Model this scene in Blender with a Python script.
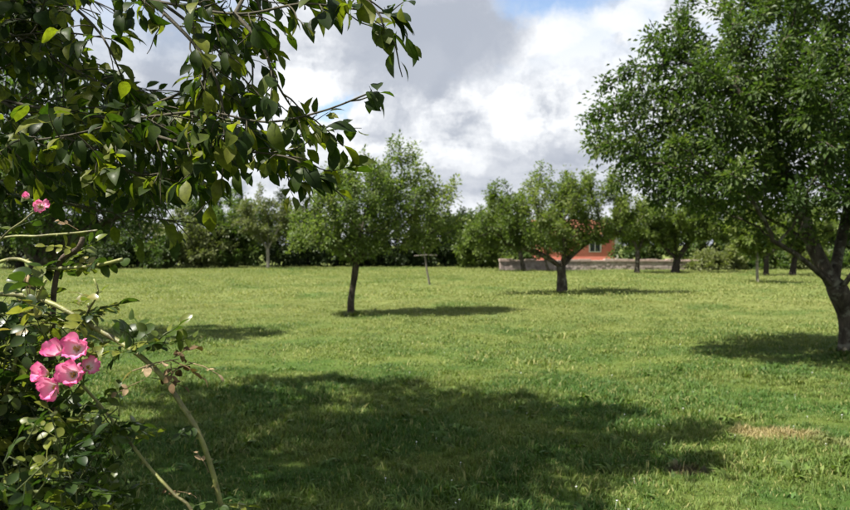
import bpy, math, random
import numpy as np
from mathutils import Vector

R = math.radians
for o in list(bpy.data.objects):
    bpy.data.objects.remove(o)
scene = bpy.context.scene
C = scene.collection

# ------------------------------------------------------------------ camera
EYE = 1.6
FPX, CX, HY = 736.0, 425.0, 245.0          # focal length and horizon of the photograph, in its pixels
cam_d = bpy.data.cameras.new('camera')
cam = bpy.data.objects.new('camera', cam_d)
C.objects.link(cam)
cam.location = (0, 0, EYE)
cam.rotation_euler = (R(90), 0, 0)
cam_d.sensor_width = 36
cam_d.lens = 36 * FPX / 850
cam_d.shift_y = -10 / 850
cam_d.clip_start = 0.05
cam_d.clip_end = 6000
cam_d.dof.use_dof = True
cam_d.dof.focus_distance = 1.9
cam_d.dof.aperture_fstop = 6.3
scene.camera = cam

# ------------------------------------------------------------------ light
SUN_EL, SUN_AZ = 59.0, -18.0                # azimuth: degrees from the left (-X) towards the view direction (+Y)
to_sun = Vector((-math.cos(R(SUN_EL)) * math.cos(R(SUN_AZ)), math.cos(R(SUN_EL)) * math.sin(R(SUN_AZ)), math.sin(R(SUN_EL))))
sun_d = bpy.data.lights.new('sun', 'SUN')
sun_d.energy = 5.0
sun_d.angle = R(0.53)
sun_d.color = (1.0, 0.95, 0.86)
sun = bpy.data.objects.new('sun', sun_d)
C.objects.link(sun)
sun.location = (-20, 5, 40)
sun.rotation_euler = to_sun.to_track_quat('Z', 'Y').to_euler()

scene.view_settings.view_transform = 'Standard'
scene.view_settings.look = 'None'
scene.view_settings.gamma = 1
scene.view_settings.exposure = 1.45
scene.render.engine = 'CYCLES'
scene.cycles.max_bounces = 5
scene.cycles.diffuse_bounces = 2
scene.cycles.glossy_bounces = 2
scene.cycles.transmission_bounces = 3

world = bpy.data.worlds.new('World')
scene.world = world
world.use_nodes = True


def N(nt, kind, **kw):
    n = nt.nodes.new(kind)
    for k, v in kw.items():
        if k.startswith('i_'):
            n.inputs[k[2:]].default_value = v
        elif k.startswith('n_'):
            n.inputs[int(k[2:])].default_value = v
        else:
            setattr(n, k, v)
    return n


def mathn(nt, op, a, b=None, c=None, clamp=False):
    n = nt.nodes.new('ShaderNodeMath')
    n.operation = op
    n.use_clamp = clamp
    for i, v in enumerate((a, b, c)):
        if v is None:
            continue
        if isinstance(v, (int, float)):
            n.inputs[i].default_value = v
        else:
            nt.links.new(v, n.inputs[i])
    return n.outputs[0]


def smooth(nt, v, a, b, to0=0.0, to1=1.0):
    n = nt.nodes.new('ShaderNodeMapRange')
    n.interpolation_type = 'SMOOTHSTEP'
    nt.links.new(v, n.inputs['Value'])
    n.inputs['From Min'].default_value = a
    n.inputs['From Max'].default_value = b
    n.inputs['To Min'].default_value = to0
    n.inputs['To Max'].default_value = to1
    return n.outputs[0]


def mixc(nt, f, a, b, blend='MIX'):
    n = nt.nodes.new('ShaderNodeMix')
    n.data_type = 'RGBA'
    n.blend_type = blend
    for i, v in ((0, f), (6, a), (7, b)):
        if isinstance(v, (int, float)):
            n.inputs[i].default_value = v
        elif isinstance(v, tuple):
            n.inputs[i].default_value = v if len(v) == 4 else (*v, 1)
        else:
            nt.links.new(v, n.inputs[i])
    return n.outputs[2]


def noise(nt, vec, scale, detail=4, rough=0.55, dist=0.0):
    n = nt.nodes.new('ShaderNodeTexNoise')
    n.inputs['Scale'].default_value = scale
    n.inputs['Detail'].default_value = detail
    n.inputs['Roughness'].default_value = rough
    n.inputs['Distortion'].default_value = dist
    if vec is not None:
        nt.links.new(vec, n.inputs['Vector'])
    return n


def build_world():
    nt = world.node_tree
    nt.nodes.clear()
    out = N(nt, 'ShaderNodeOutputWorld')
    bg = N(nt, 'ShaderNodeBackground', i_Strength=0.078)
    sky = N(nt, 'ShaderNodeTexSky', sky_type='NISHITA', sun_disc=False,
            sun_elevation=R(SUN_EL), sun_rotation=R(-(90 - SUN_AZ)), air_density=1.0, dust_density=0.6, ozone_density=1.2)
    tc = N(nt, 'ShaderNodeTexCoord')
    g = tc.outputs['Generated']
    sep = N(nt, 'ShaderNodeSeparateXYZ')
    nt.links.new(g, sep.inputs[0])
    # clouds lie on a high flat layer: project the view direction on it
    zz = mathn(nt, 'ADD', mathn(nt, 'MAXIMUM', sep.outputs[2], 0.0), 0.22)
    px = mathn(nt, 'DIVIDE', sep.outputs[0], zz)
    py = mathn(nt, 'DIVIDE', sep.outputs[1], zz)
    cmb = N(nt, 'ShaderNodeCombineXYZ')
    nt.links.new(px, cmb.inputs[0])
    nt.links.new(py, cmb.inputs[1])
    flat = cmb.outputs[0]
    warp = noise(nt, g, 6.5, 9, 0.64)
    wv = N(nt, 'ShaderNodeVectorMath', operation='MULTIPLY_ADD')
    nt.links.new(warp.outputs['Color'], wv.inputs[0])
    wv.inputs[1].default_value = (0.16, 0.16, 0.16)
    nt.links.new(g, wv.inputs[2])
    off = N(nt, 'ShaderNodeVectorMath', operation='SUBTRACT')
    nt.links.new(wv.outputs[0], off.inputs[0])
    off.inputs[1].default_value = (0.08, 0.08, 0.08)
    wdir = off.outputs[0]

    def blob(pxl, pyl, rx, ry):
        """soft patch round a direction of the sky; rx, ry its angular half sizes"""
        d = Vector(((pxl - CX) / FPX, 1, (HY - pyl) / FPX)).normalized()
        s = N(nt, 'ShaderNodeVectorMath', operation='SUBTRACT')
        nt.links.new(wdir, s.inputs[0])
        s.inputs[1].default_value = d
        m = N(nt, 'ShaderNodeVectorMath', operation='MULTIPLY')
        nt.links.new(s.outputs[0], m.inputs[0])
        m.inputs[1].default_value = (1 / rx, 1 / max(rx, ry), 1 / ry)
        l = N(nt, 'ShaderNodeVectorMath', operation='LENGTH')
        nt.links.new(m.outputs[0], l.inputs[0])
        return l.outputs['Value']
    # coverage
    n1 = noise(nt, flat, 0.9, 8, 0.6, 0.3)
    cover = smooth(nt, n1.outputs['Fac'], 0.36, 0.50)
    hor = smooth(nt, sep.outputs[2], 0.20, 0.42, 1.0, 0.0)       # towards the horizon the layers overlap
    cover = mathn(nt, 'MAXIMUM', cover, hor)
    for (x, y, rx, ry) in ((550, -4, .055, .032), (345, 92, .016, .010), (628, -25, .08, .02)):
        cover = mathn(nt, 'MULTIPLY', cover, smooth(nt, blob(x, y, rx, ry), 0.6, 1.7, 0.06, 1.0))
    # brightness of the clouds
    n2 = noise(nt, wdir, 7.0, 10, 0.60, 0.25)
    n3 = noise(nt, flat, 2.2, 9, 0.6, 0.4)
    s = mathn(nt, 'ADD', mathn(nt, 'MULTIPLY', n2.outputs['Fac'], 0.55), mathn(nt, 'MULTIPLY', n3.outputs['Fac'], 0.45))
    lit = smooth(nt, s, 0.42, 0.56)
    grey = smooth(nt, blob(432, 46, .145, .068), 0.6, 1.25, 1.0, 0.0)
    grey = mathn(nt, 'MAXIMUM', grey, smooth(nt, blob(150, 40, .20, .08), 0.6, 1.3, 0.4, 0.0))
    grey = mathn(nt, 'MAXIMUM', grey, smooth(nt, blob(560, 80, .05, .022), 0.5, 1.3, 0.65, 0.0))
    grey = mathn(nt, 'MAXIMUM', grey, smooth(nt, blob(470, 178, .20, .035), 0.5, 1.4, 0.55, 0.0))
    white = smooth(nt, blob(515, 110, .075, .07), 0.5, 1.35, 0.75, 0.0)
    white = mathn(nt, 'MAXIMUM', white, smooth(nt, blob(600, 60, .09, .10), 0.5, 1.4, 0.75, 0.0))
    white = mathn(nt, 'MAXIMUM', white, smooth(nt, blob(385, 125, .10, .035), 0.5, 1.4, 0.7, 0.0))
    white = mathn(nt, 'MAXIMUM', white, smooth(nt, blob(300, 75, .06, .05), 0.5, 1.4, 0.6, 0.0))
    white = mathn(nt, 'MAXIMUM', white, smooth(nt, blob(460, 158, .05, .018), 0.5, 1.3, 0.6, 0.0))
    lit = mathn(nt, 'MULTIPLY', lit, mathn(nt, 'SUBTRACT', 1.0, mathn(nt, 'MULTIPLY', grey, 0.9)))
    fine = noise(nt, wdir, 16.0, 8, 0.6, 0.3)
    lit = mathn(nt, 'ADD', mathn(nt, 'MULTIPLY', lit, 0.85), mathn(nt, 'MULTIPLY', white, smooth(nt, fine.outputs['Fac'], 0.32, 0.55, 0.25, 0.85)), clamp=True)
    ccol = mixc(nt, lit, (2.25, 2.45, 2.85), (4.75, 4.85, 5.0))
    col = mixc(nt, cover, sky.outputs[0], ccol)
    nt.links.new(col, bg.inputs['Color'])
    nt.links.new(bg.outputs[0], out.inputs[0])


build_world()


# ------------------------------------------------------------------ helpers
def at(px, py, d):
    """a pixel of the photograph at a depth in metres -> a point of the place"""
    return np.array(((px - CX) / FPX * d, d, EYE - (py - HY) / FPX * d))


def gz(x, y):
    """gentle roll of the meadow"""
    return 0.035 * np.sin(x * 0.55 + 1.0) * np.sin(y * 0.43) + 0.025 * np.sin(x * 1.1 + y * 1.9) * np.sin(x * .8 - y * .6 + 2)


def onground(px, d):
    x = (px - CX) / FPX * d
    return np.array((x, d, float(gz(x, d))))


def norm(v):
    return v / np.maximum(np.linalg.norm(v, axis=-1, keepdims=True), 1e-9)


def tag(o, label=None, cat=None, group=None, kind=None):
    for k, v in (('label', label), ('category', cat), ('group', group), ('kind', kind)):
        if v:
            o[k] = v
    return o


def empty(name, loc, label=None, cat=None, group=None):
    o = bpy.data.objects.new(name, None)
    C.objects.link(o)
    o.location = [float(v) for v in loc]
    o.empty_display_size = 0.2
    return tag(o, label, cat, group)


def make_mesh(name, V, faces, mat, smooth_sh=True, attr=None):
    """V (n,3); faces: list of int arrays (m,k), one per polygon size; attr: dict name -> per-vertex floats or colours"""
    me = bpy.data.meshes.new(name)
    V = np.asarray(V, dtype=np.float32)
    me.vertices.add(len(V))
    me.vertices.foreach_set('co', V.ravel())
    faces = [np.asarray(f, dtype=np.int32) for f in faces if len(f)]
    nl = sum(f.size for f in faces)
    npoly = sum(len(f) for f in faces)
    me.loops.add(nl)
    me.polygons.add(npoly)
    me.loops.foreach_set('vertex_index', np.concatenate([f.ravel() for f in faces]))
    tot = np.concatenate([np.full(len(f), f.shape[1], np.int32) for f in faces])
    me.polygons.foreach_set('loop_start', np.concatenate(([0], np.cumsum(tot)[:-1])).astype(np.int32))
    me.polygons.foreach_set('use_smooth', np.full(npoly, smooth_sh, dtype=bool))
    me.update(calc_edges=True)
    for k, v in (attr or {}).items():
        v = np.asarray(v, dtype=np.float32)
        if v.ndim == 1:
            a = me.attributes.new(k, 'FLOAT', 'POINT')
            a.data.foreach_set('value', v)
        else:
            a = me.attributes.new(k, 'FLOAT_VECTOR', 'POINT')
            a.data.foreach_set('vector', v.ravel())
    if mat:
        me.materials.append(mat)
    return me


def link(name, me, parent=None, loc=None):
    o = bpy.data.objects.new(name, me)
    C.objects.link(o)
    if parent:
        o.parent = parent
    if loc is not None:
        o.location = [float(v) for v in loc]
    return o


class MB:
    """collects pieces of one mesh"""
    def __init__(self):
        self.V, self.F, self.n = [], {}, 0

    def add(self, V, *faces):
        for f in faces:
            f = np.asarray(f, dtype=np.int32)
            if len(f):
                self.F.setdefault(f.shape[1], []).append(f + self.n)
        self.V.append(np.asarray(V, dtype=np.float64))
        self.n += len(V)

    def box(self, a, b, rz=0.0, c=None):
        a, b = np.array(a, float), np.array(b, float)
        v = np.array([[(a, b)[i][0], (a, b)[j][1], (a, b)[k][2]] for k in (0, 1) for j in (0, 1) for i in (0, 1)])
        if rz:
            c = np.array(c if c is not None else (a + b) / 2)
            ca, sa = math.cos(rz), math.sin(rz)
            d = v - c
            v = np.stack((d[:, 0] * ca - d[:, 1] * sa, d[:, 0] * sa + d[:, 1] * ca, d[:, 2]), 1) + c
        self.add(v, [[0, 2, 3, 1], [4, 5, 7, 6], [0, 1, 5, 4], [2, 6, 7, 3], [0, 4, 6, 2], [1, 3, 7, 5]])

    def tube(self, P, r, sides=6, cap=True):
        P = np.asarray(P, float)
        n = len(P)
        r = np.broadcast_to(np.asarray(r, float), (n,))
        T = np.gradient(P, axis=0)
        T = norm(T)
        ref = np.array((0.0, 0, 1)) if abs(T[0][2]) < 0.9 else np.array((1.0, 0, 0))
        u = norm(np.cross(T[0], ref))
        U = np.zeros((n, 3))
        for i in range(n):
            u = u - T[i] * np.dot(u, T[i])
            u = u / max(np.linalg.norm(u), 1e-9)
            U[i] = u
        W = np.cross(T, U)
        a = np.arange(sides) / sides * 2 * math.pi
        V = P[:, None] + r[:, None, None] * (np.cos(a)[None, :, None] * U[:, None] + np.sin(a)[None, :, None] * W[:, None])
        V = V.reshape(-1, 3)
        i = np.arange(n - 1)[:, None] * sides
        j = np.arange(sides)[None]
        k = (j + 1) % sides
        q = np.stack((i + j, i + k, i + sides + k, i + sides + j), -1).reshape(-1, 4)
        if cap:
            V = np.vstack((V, P[-1:] + T[-1] * r[-1] * 0.5))
            tip = n * sides
            b = (n - 1) * sides
            t = np.stack((b + j[0], b + k[0], np.full(sides, tip)), -1)
            self.add(V, q, t)
        else:
            self.add(V, q)

    def mesh(self, name, mat, smooth_sh=True, attr=None, origin=None):
        V = np.vstack(self.V)
        if origin is not None:
            V = V - np.asarray(origin)
        return make_mesh(name, V, [np.vstack(f) for f in self.F.values()], mat, smooth_sh, attr)


def resample(P, step):
    """smooth polyline through control points, even steps"""
    P = np.asarray(P, float)
    n = len(P)
    if n > 2:
        out = []
        for i in range(n - 1):
            p0, p1, p2, p3 = P[max(i - 1, 0)], P[i], P[i + 1], P[min(i + 2, n - 1)]
            for t in np.linspace(0, 1, 12, endpoint=False):
                out.append(0.5 * ((2 * p1) + (-p0 + p2) * t + (2 * p0 - 5 * p1 + 4 * p2 - p3) * t * t + (-p0 + 3 * p1 - 3 * p2 + p3) * t ** 3))
        out.append(P[-1])
        P = np.array(out)
    d = np.concatenate(([0], np.cumsum(np.linalg.norm(np.diff(P, axis=0), axis=1))))
    m = max(2, int(d[-1] / step) + 1)
    s = np.linspace(0, d[-1], m)
    return np.stack([np.interp(s, d, P[:, i]) for i in range(3)], 1)


# ------------------------------------------------------------------ materials
def new_mat(name):
    m = bpy.data.materials.new(name)
    m.use_nodes = True
    nt = m.node_tree
    nt.nodes.clear()
    out = N(nt, 'ShaderNodeOutputMaterial')
    return m, nt, out


def leaf_mat(name, dark, mid, light, trans=0.40, rough=0.5, spec=0.25, glow=(1.5, 1.7, 0.7)):
    """leaf blade: glossy skin, light that shines through; colour varies from leaf to leaf"""
    m, nt, out = new_mat(name)
    at_ = N(nt, 'ShaderNodeAttribute', attribute_name='tint')
    oi = N(nt, 'ShaderNodeObjectInfo')
    f = mathn(nt, 'FRACT', mathn(nt, 'ADD', at_.outputs['Fac'], mathn(nt, 'MULTIPLY', oi.outputs['Random'], 0.999)))
    gate = mathn(nt, 'GREATER_THAN', at_.outputs['Fac'], 0.0001)
    f = mathn(nt, 'ADD', mathn(nt, 'MULTIPLY', gate, at_.outputs['Fac']), mathn(nt, 'MULTIPLY', mathn(nt, 'SUBTRACT', 1.0, gate), f))
    ramp = N(nt, 'ShaderNodeValToRGB')
    e = ramp.color_ramp.elements
    e[0].position, e[0].color = 0.05, (*dark, 1)
    e[1].position, e[1].color = 0.97, (*light, 1)
    k = e.new(0.55)
    k.color = (*mid, 1)
    nt.links.new(f, ramp.inputs[0])
    geo = N(nt, 'ShaderNodeNewGeometry')                       # mottling within the blade
    mo = noise(nt, geo.outputs['Position'], 75.0, 5, 0.65)
    hs = N(nt, 'ShaderNodeHueSaturation')
    nt.links.new(ramp.outputs[0], hs.inputs['Color'])
    nt.links.new(smooth(nt, mo.outputs['Fac'], 0.3, 0.7, 0.72, 1.28), hs.inputs['Value'])
    pr = N(nt, 'ShaderNodeBsdfPrincipled')
    nt.links.new(smooth(nt, mo.outputs['Fac'], 0.3, 0.7, rough * 1.2, rough * 0.8), pr.inputs['Roughness'])
    pr.inputs['Specular IOR Level'].default_value = spec
    nt.links.new(hs.outputs[0], pr.inputs['Base Color'])
    tr = N(nt, 'ShaderNodeBsdfTranslucent')
    tcol = mixc(nt, 1.0, hs.outputs[0], (*glow, 1), 'MULTIPLY')
    nt.links.new(tcol, tr.inputs['Color'])
    mx = N(nt, 'ShaderNodeMixShader', n_0=trans)
    nt.links.new(pr.outputs[0], mx.inputs[1])
    nt.links.new(tr.outputs[0], mx.inputs[2])
    nt.links.new(mx.outputs[0], out.inputs[0])
    return m


def bark_mat(name, c1, c2, lichen=None, scale=14):
    m, nt, out = new_mat(name)
    geo = N(nt, 'ShaderNodeNewGeometry')
    mp = N(nt, 'ShaderNodeMapping')
    nt.links.new(geo.outputs['Position'], mp.inputs[0])
    mp.inputs['Scale'].default_value = (1, 1, 0.35)
    n1 = noise(nt, mp.outputs[0], scale, 6, 0.65)
    col = mixc(nt, smooth(nt, n1.outputs['Fac'], 0.35, 0.68), c1, c2)
    if lichen:
        n2 = noise(nt, geo.outputs['Position'], 7, 5, 0.6)
        col = mixc(nt, smooth(nt, n2.outputs['Fac'], 0.53, 0.66, 0, 0.8), col, lichen)
    pr = N(nt, 'ShaderNodeBsdfPrincipled')
    pr.inputs['Roughness'].default_value = 0.9
    pr.inputs['Specular IOR Level'].default_value = 0.2
    nt.links.new(col, pr.inputs['Base Color'])
    n4 = noise(nt, mp.outputs[0], scale * 3, 6, 0.7)
    bp = N(nt, 'ShaderNodeBump')
    bp.inputs['Strength'].default_value = 0.7
    bp.inputs['Distance'].default_value = 0.02
    nt.links.new(n4.outputs['Fac'], bp.inputs['Height'])
    nt.links.new(bp.outputs[0], pr.inputs['Normal'])
    nt.links.new(pr.outputs[0], out.inputs[0])
    return m


def plain_mat(name, c1, c2, scale=6, rough=0.85, bump=0.0, spec=0.3):
    m, nt, out = new_mat(name)
    geo = N(nt, 'ShaderNodeNewGeometry')
    n1 = noise(nt, geo.outputs['Position'], scale, 6, 0.65)
    col = mixc(nt, smooth(nt, n1.outputs['Fac'], 0.3, 0.7), c1, c2)
    pr = N(nt, 'ShaderNodeBsdfPrincipled')
    pr.inputs['Roughness'].default_value = rough
    pr.inputs['Specular IOR Level'].default_value = spec
    nt.links.new(col, pr.inputs['Base Color'])
    if bump:
        bp = N(nt, 'ShaderNodeBump')
        bp.inputs['Strength'].default_value = bump
        bp.inputs['Distance'].default_value = 0.05
        nt.links.new(n1.outputs['Fac'], bp.inputs['Height'])
        nt.links.new(bp.outputs[0], pr.inputs['Normal'])
    nt.links.new(pr.outputs[0], out.inputs[0])
    return m


DRY = at(770, 437, 1.6 * FPX / (437 - HY))
SOIL = at(688, 474, 1.6 * FPX / (474 - HY))


def meadow_colour(nt, vec):
    """colour of the turf from place to place: lush green, yellowish, a straw patch, a bare patch"""
    n1 = noise(nt, vec, 0.16, 5, 0.6, 0.4)
    n2 = noise(nt, vec, 0.9, 5, 0.62, 0.3)
    n3 = noise(nt, vec, 14.0, 3, 0.7)
    sep = N(nt, 'ShaderNodeSeparateXYZ')
    nt.links.new(vec, sep.inputs[0])
    base = mixc(nt, smooth(nt, n2.outputs['Fac'], 0.40, 0.62), (0.045, 0.098, 0.016), (0.112, 0.152, 0.032))
    # the middle of the meadow is thinner and more straw-coloured than the turf near the garden
    far = mathn(nt, 'MULTIPLY', smooth(nt, sep.outputs[1], 7.0, 20.0), smooth(nt, n1.outputs['Fac'], 0.30, 0.60, 0.55, 1.0))
    base = mixc(nt, mathn(nt, 'MULTIPLY', far, 0.78), base, (0.185, 0.205, 0.066))
    base = mixc(nt, mathn(nt, 'MULTIPLY', smooth(nt, n3.outputs['Fac'], 0.52, 0.78), 0.3), base, (0.20, 0.19, 0.06))
    base = mixc(nt, mathn(nt, 'MULTIPLY', smooth(nt, n3.outputs['Fac'], 0.48, 0.25), 0.5), base, (0.045, 0.085, 0.012))
    n5 = noise(nt, vec, 0.42, 4, 0.6, 0.6)
    base = mixc(nt, smooth(nt, n5.outputs['Fac'], 0.52, 0.66, 0.0, 0.62), base, (0.048, 0.108, 0.018))
    # dry straw and bare earth patches
    for (p, sx, sy, col, amt) in ((DRY, 0.36, 0.24, (0.27, 0.215, 0.105), 0.88), (SOIL, 0.16, 0.10, (0.05, 0.038, 0.022), 0.9),
                                  (DRY + np.array((0.65, -0.35, 0)), 0.5, 0.16, (0.24, 0.20, 0.09), 0.4)):
        s = N(nt, 'ShaderNodeVectorMath', operation='SUBTRACT')
        nt.links.new(vec, s.inputs[0])
        s.inputs[1].default_value = (p[0], p[1], 0)
        m_ = N(nt, 'ShaderNodeVectorMath', operation='MULTIPLY')
        nt.links.new(s.outputs[0], m_.inputs[0])
        m_.inputs[1].default_value = (1 / sx, 1 / sy, 0)
        l = N(nt, 'ShaderNodeVectorMath', operation='LENGTH')
        nt.links.new(m_.outputs[0], l.inputs[0])
        d = mathn(nt, 'ADD', l.outputs['Value'], mathn(nt, 'MULTIPLY', mathn(nt, 'SUBTRACT', n2.outputs['Fac'], 0.5), 1.6))
        base = mixc(nt, smooth(nt, d, 0.6, 1.35, amt, 0.0), base, col)
    return base


def ground_material():
    m, nt, out = new_mat('meadow_soil')
    geo = N(nt, 'ShaderNodeNewGeometry')
    col = meadow_colour(nt, geo.outputs['Position'])
    n = noise(nt, geo.outputs['Position'], 22, 6, 0.7)
    col = mixc(nt, smooth(nt, n.outputs['Fac'], 0.35, 0.7, 0.5, 0.0), col, (0.05, 0.055, 0.02))
    pr = N(nt, 'ShaderNodeBsdfPrincipled')
    pr.inputs['Roughness'].default_value = 1.0
    pr.inputs['Specular IOR Level'].default_value = 0.05
    nt.links.new(col, pr.inputs['Base Color'])
    bp = N(nt, 'ShaderNodeBump')
    bp.inputs['Strength'].default_value = 0.9
    bp.inputs['Distance'].default_value = 0.04
    nt.links.new(n.outputs['Fac'], bp.inputs['Height'])
    nt.links.new(bp.outputs[0], pr.inputs['Normal'])
    nt.links.new(pr.outputs[0], out.inputs[0])
    return m


def grass_material():
    m, nt, out = new_mat('grass_blades')
    geo = N(nt, 'ShaderNodeNewGeometry')
    col = meadow_colour(nt, geo.outputs['Position'])
    at_ = N(nt, 'ShaderNodeAttribute', attribute_name='tint')
    col = mixc(nt, smooth(nt, at_.outputs['Fac'], 0.90, 0.95, 0, 0.6), col, (0.30, 0.26, 0.11))
    hs = N(nt, 'ShaderNodeHueSaturation')
    nt.links.new(col, hs.inputs['Color'])
    nt.links.new(smooth(nt, at_.outputs['Fac'], 0, 0.85, 0.82, 1.22), hs.inputs['Value'])
    pr = N(nt, 'ShaderNodeBsdfPrincipled')
    pr.inputs['Roughness'].default_value = 0.6
    pr.inputs['Specular IOR Level'].default_value = 0.25
    nt.links.new(hs.outputs[0], pr.inputs['Base Color'])
    tr = N(nt, 'ShaderNodeBsdfTranslucent')
    nt.links.new(mixc(nt, 1.0, hs.outputs[0], (1.3, 1.4, 0.7, 1), 'MULTIPLY'), tr.inputs['Color'])
    mx = N(nt, 'ShaderNodeMixShader', n_0=0.3)
    nt.links.new(pr.outputs[0], mx.inputs[1])
    nt.links.new(tr.outputs[0], mx.inputs[2])
    nt.links.new(mx.outputs[0], out.inputs[0])
    return m


M = {}
M['bark'] = bark_mat('apple_bark', (0.030, 0.024, 0.018), (0.085, 0.070, 0.055), (0.17, 0.165, 0.13))
M['bark_pale'] = bark_mat('pale_bark', (0.16, 0.14, 0.11), (0.34, 0.31, 0.26))
M['bark_dark'] = bark_mat('dark_bark', (0.02, 0.016, 0.012), (0.05, 0.042, 0.034))
M['apple'] = leaf_mat('apple_leaves', (0.045, 0.072, 0.020), (0.100, 0.140, 0.036), (0.185, 0.210, 0.070))
M['apple_light'] = leaf_mat('light_apple_leaves', (0.052, 0.082, 0.018), (0.110, 0.148, 0.034), (0.180, 0.205, 0.065))
M['apple_deep'] = leaf_mat('deep_green_leaves', (0.028, 0.050, 0.013), (0.056, 0.092, 0.021), (0.130, 0.160, 0.045))
M['hedge_dark'] = leaf_mat('dark_hedge_leaves', (0.012, 0.022, 0.006), (0.028, 0.048, 0.012), (0.06, 0.085, 0.022), trans=0.2)
M['hedge_mid'] = leaf_mat('hedge_leaves', (0.028, 0.052, 0.012), (0.060, 0.098, 0.022), (0.120, 0.155, 0.042), trans=0.35)
M['hedge_olive'] = leaf_mat('olive_hedge_leaves', (0.060, 0.075, 0.024), (0.115, 0.135, 0.045), (0.19, 0.205, 0.085), trans=0.3)
M['over'] = leaf_mat('overhanging_leaves', (0.014, 0.027, 0.005), (0.032, 0.052, 0.008), (0.125, 0.135, 0.016), trans=0.42, rough=0.5, spec=0.14, glow=(1.7, 2.0, 0.5))
M['rose_leaf'] = leaf_mat('rose_leaves', (0.014, 0.032, 0.006), (0.042, 0.068, 0.011), (0.150, 0.160, 0.026), trans=0.33, rough=0.38, spec=0.28)
M['rose_young'] = leaf_mat('young_rose_leaves', (0.09, 0.115, 0.02), (0.15, 0.16, 0.03), (0.20, 0.15, 0.05), trans=0.35, rough=0.3, spec=0.6)
M['rose_dead'] = leaf_mat('withered_leaves', (0.05, 0.032, 0.016), (0.13, 0.085, 0.045), (0.27, 0.20, 0.12), trans=0.15, rough=0.8, spec=0.1)
M['cane'] = plain_mat('green_cane', (0.065, 0.055, 0.025), (0.21, 0.22, 0.065), 22, 0.5, 0.2, 0.4)
M['old_cane'] = plain_mat('old_cane', (0.035, 0.025, 0.018), (0.09, 0.065, 0.045), 60, 0.85, 0.4)
M['twig'] = plain_mat('twig_bark', (0.028, 0.026, 0.014), (0.06, 0.05, 0.028), 40, 0.8, 0.2)
M['thin_cane'] = plain_mat('dark_green_cane', (0.035, 0.05, 0.014), (0.085, 0.095, 0.03), 40, 0.6, 0.1)


# ------------------------------------------------------------------ ground and grass
def build_ground():
    def line(lo, hi):
        a = np.concatenate((np.arange(lo, hi, 0.8), hi * 1.0 + np.cumsum(1.0 * 1.22 ** np.arange(31))))
        return a
    ys = np.concatenate((-np.cumsum(1.0 * 1.22 ** np.arange(29))[::-1] - 4, line(-4, 56)))
    xp = line(0, 36)
    xs = np.concatenate((-xp[:0:-1], xp))
    X, Y = np.meshgrid(xs, ys)
    V = np.stack((X, Y, gz(X, Y)), -1).reshape(-1, 3)
    w = len(xs)
    i = np.arange(len(ys) - 1)[:, None] * w
    j = np.arange(w - 1)[None]
    q = np.stack((i + j, i + j + 1, i + w + j + 1, i + w + j), -1).reshape(-1, 4)
    o = link('meadow_ground', make_mesh('meadow_ground', V, [q], ground_material()))
    tag(o, 'mown green orchard meadow with yellowish and straw patches', 'ground', kind='structure')


def tuft(seed, n, spread, h, w, mat, lean=0.6, broad=False):
    rng = np.random.default_rng(seed)
    mb = MB()
    tint = []
    for _ in range(n):
        a = rng.uniform(0, 2 * math.pi)
        r = spread * math.sqrt(rng.uniform())
        b = rng.uniform(0, 2 * math.pi)
        base = np.array((r * math.cos(a), r * math.sin(a), -0.01))
        hh = h * rng.uniform(0.45, 1.15)
        ln = lean * rng.uniform(0.2, 1.3)
        d = np.array((math.cos(b), math.sin(b), 0))
        s = np.array((-math.sin(b), math.cos(b), 0)) * w * rng.uniform(0.7, 1.3)
        mid = base + d * hh * ln * 0.35 + np.array((0, 0, hh * 0.6))
        tip = base + d * hh * ln + np.array((0, 0, hh * (1.0 - 0.25 * ln)))
        if broad:
            mb.add([base - s * .3, base + s * .3, mid + s, tip, mid - s], [[0, 1, 2, 4]], [[4, 2, 3]])
        else:
            mb.add([base - s, base + s, mid + s * 0.8, tip, mid - s * 0.8], [[0, 1, 2, 4]], [[4, 2, 3]])
        tint += [rng.uniform()] * 5
    me = mb.mesh('grass_tuft', mat, True, {'tint': np.array(tint)})
    return bpy.data.objects.new('grass_tuft', me)          # source of the instances, not linked to the scene


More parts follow.
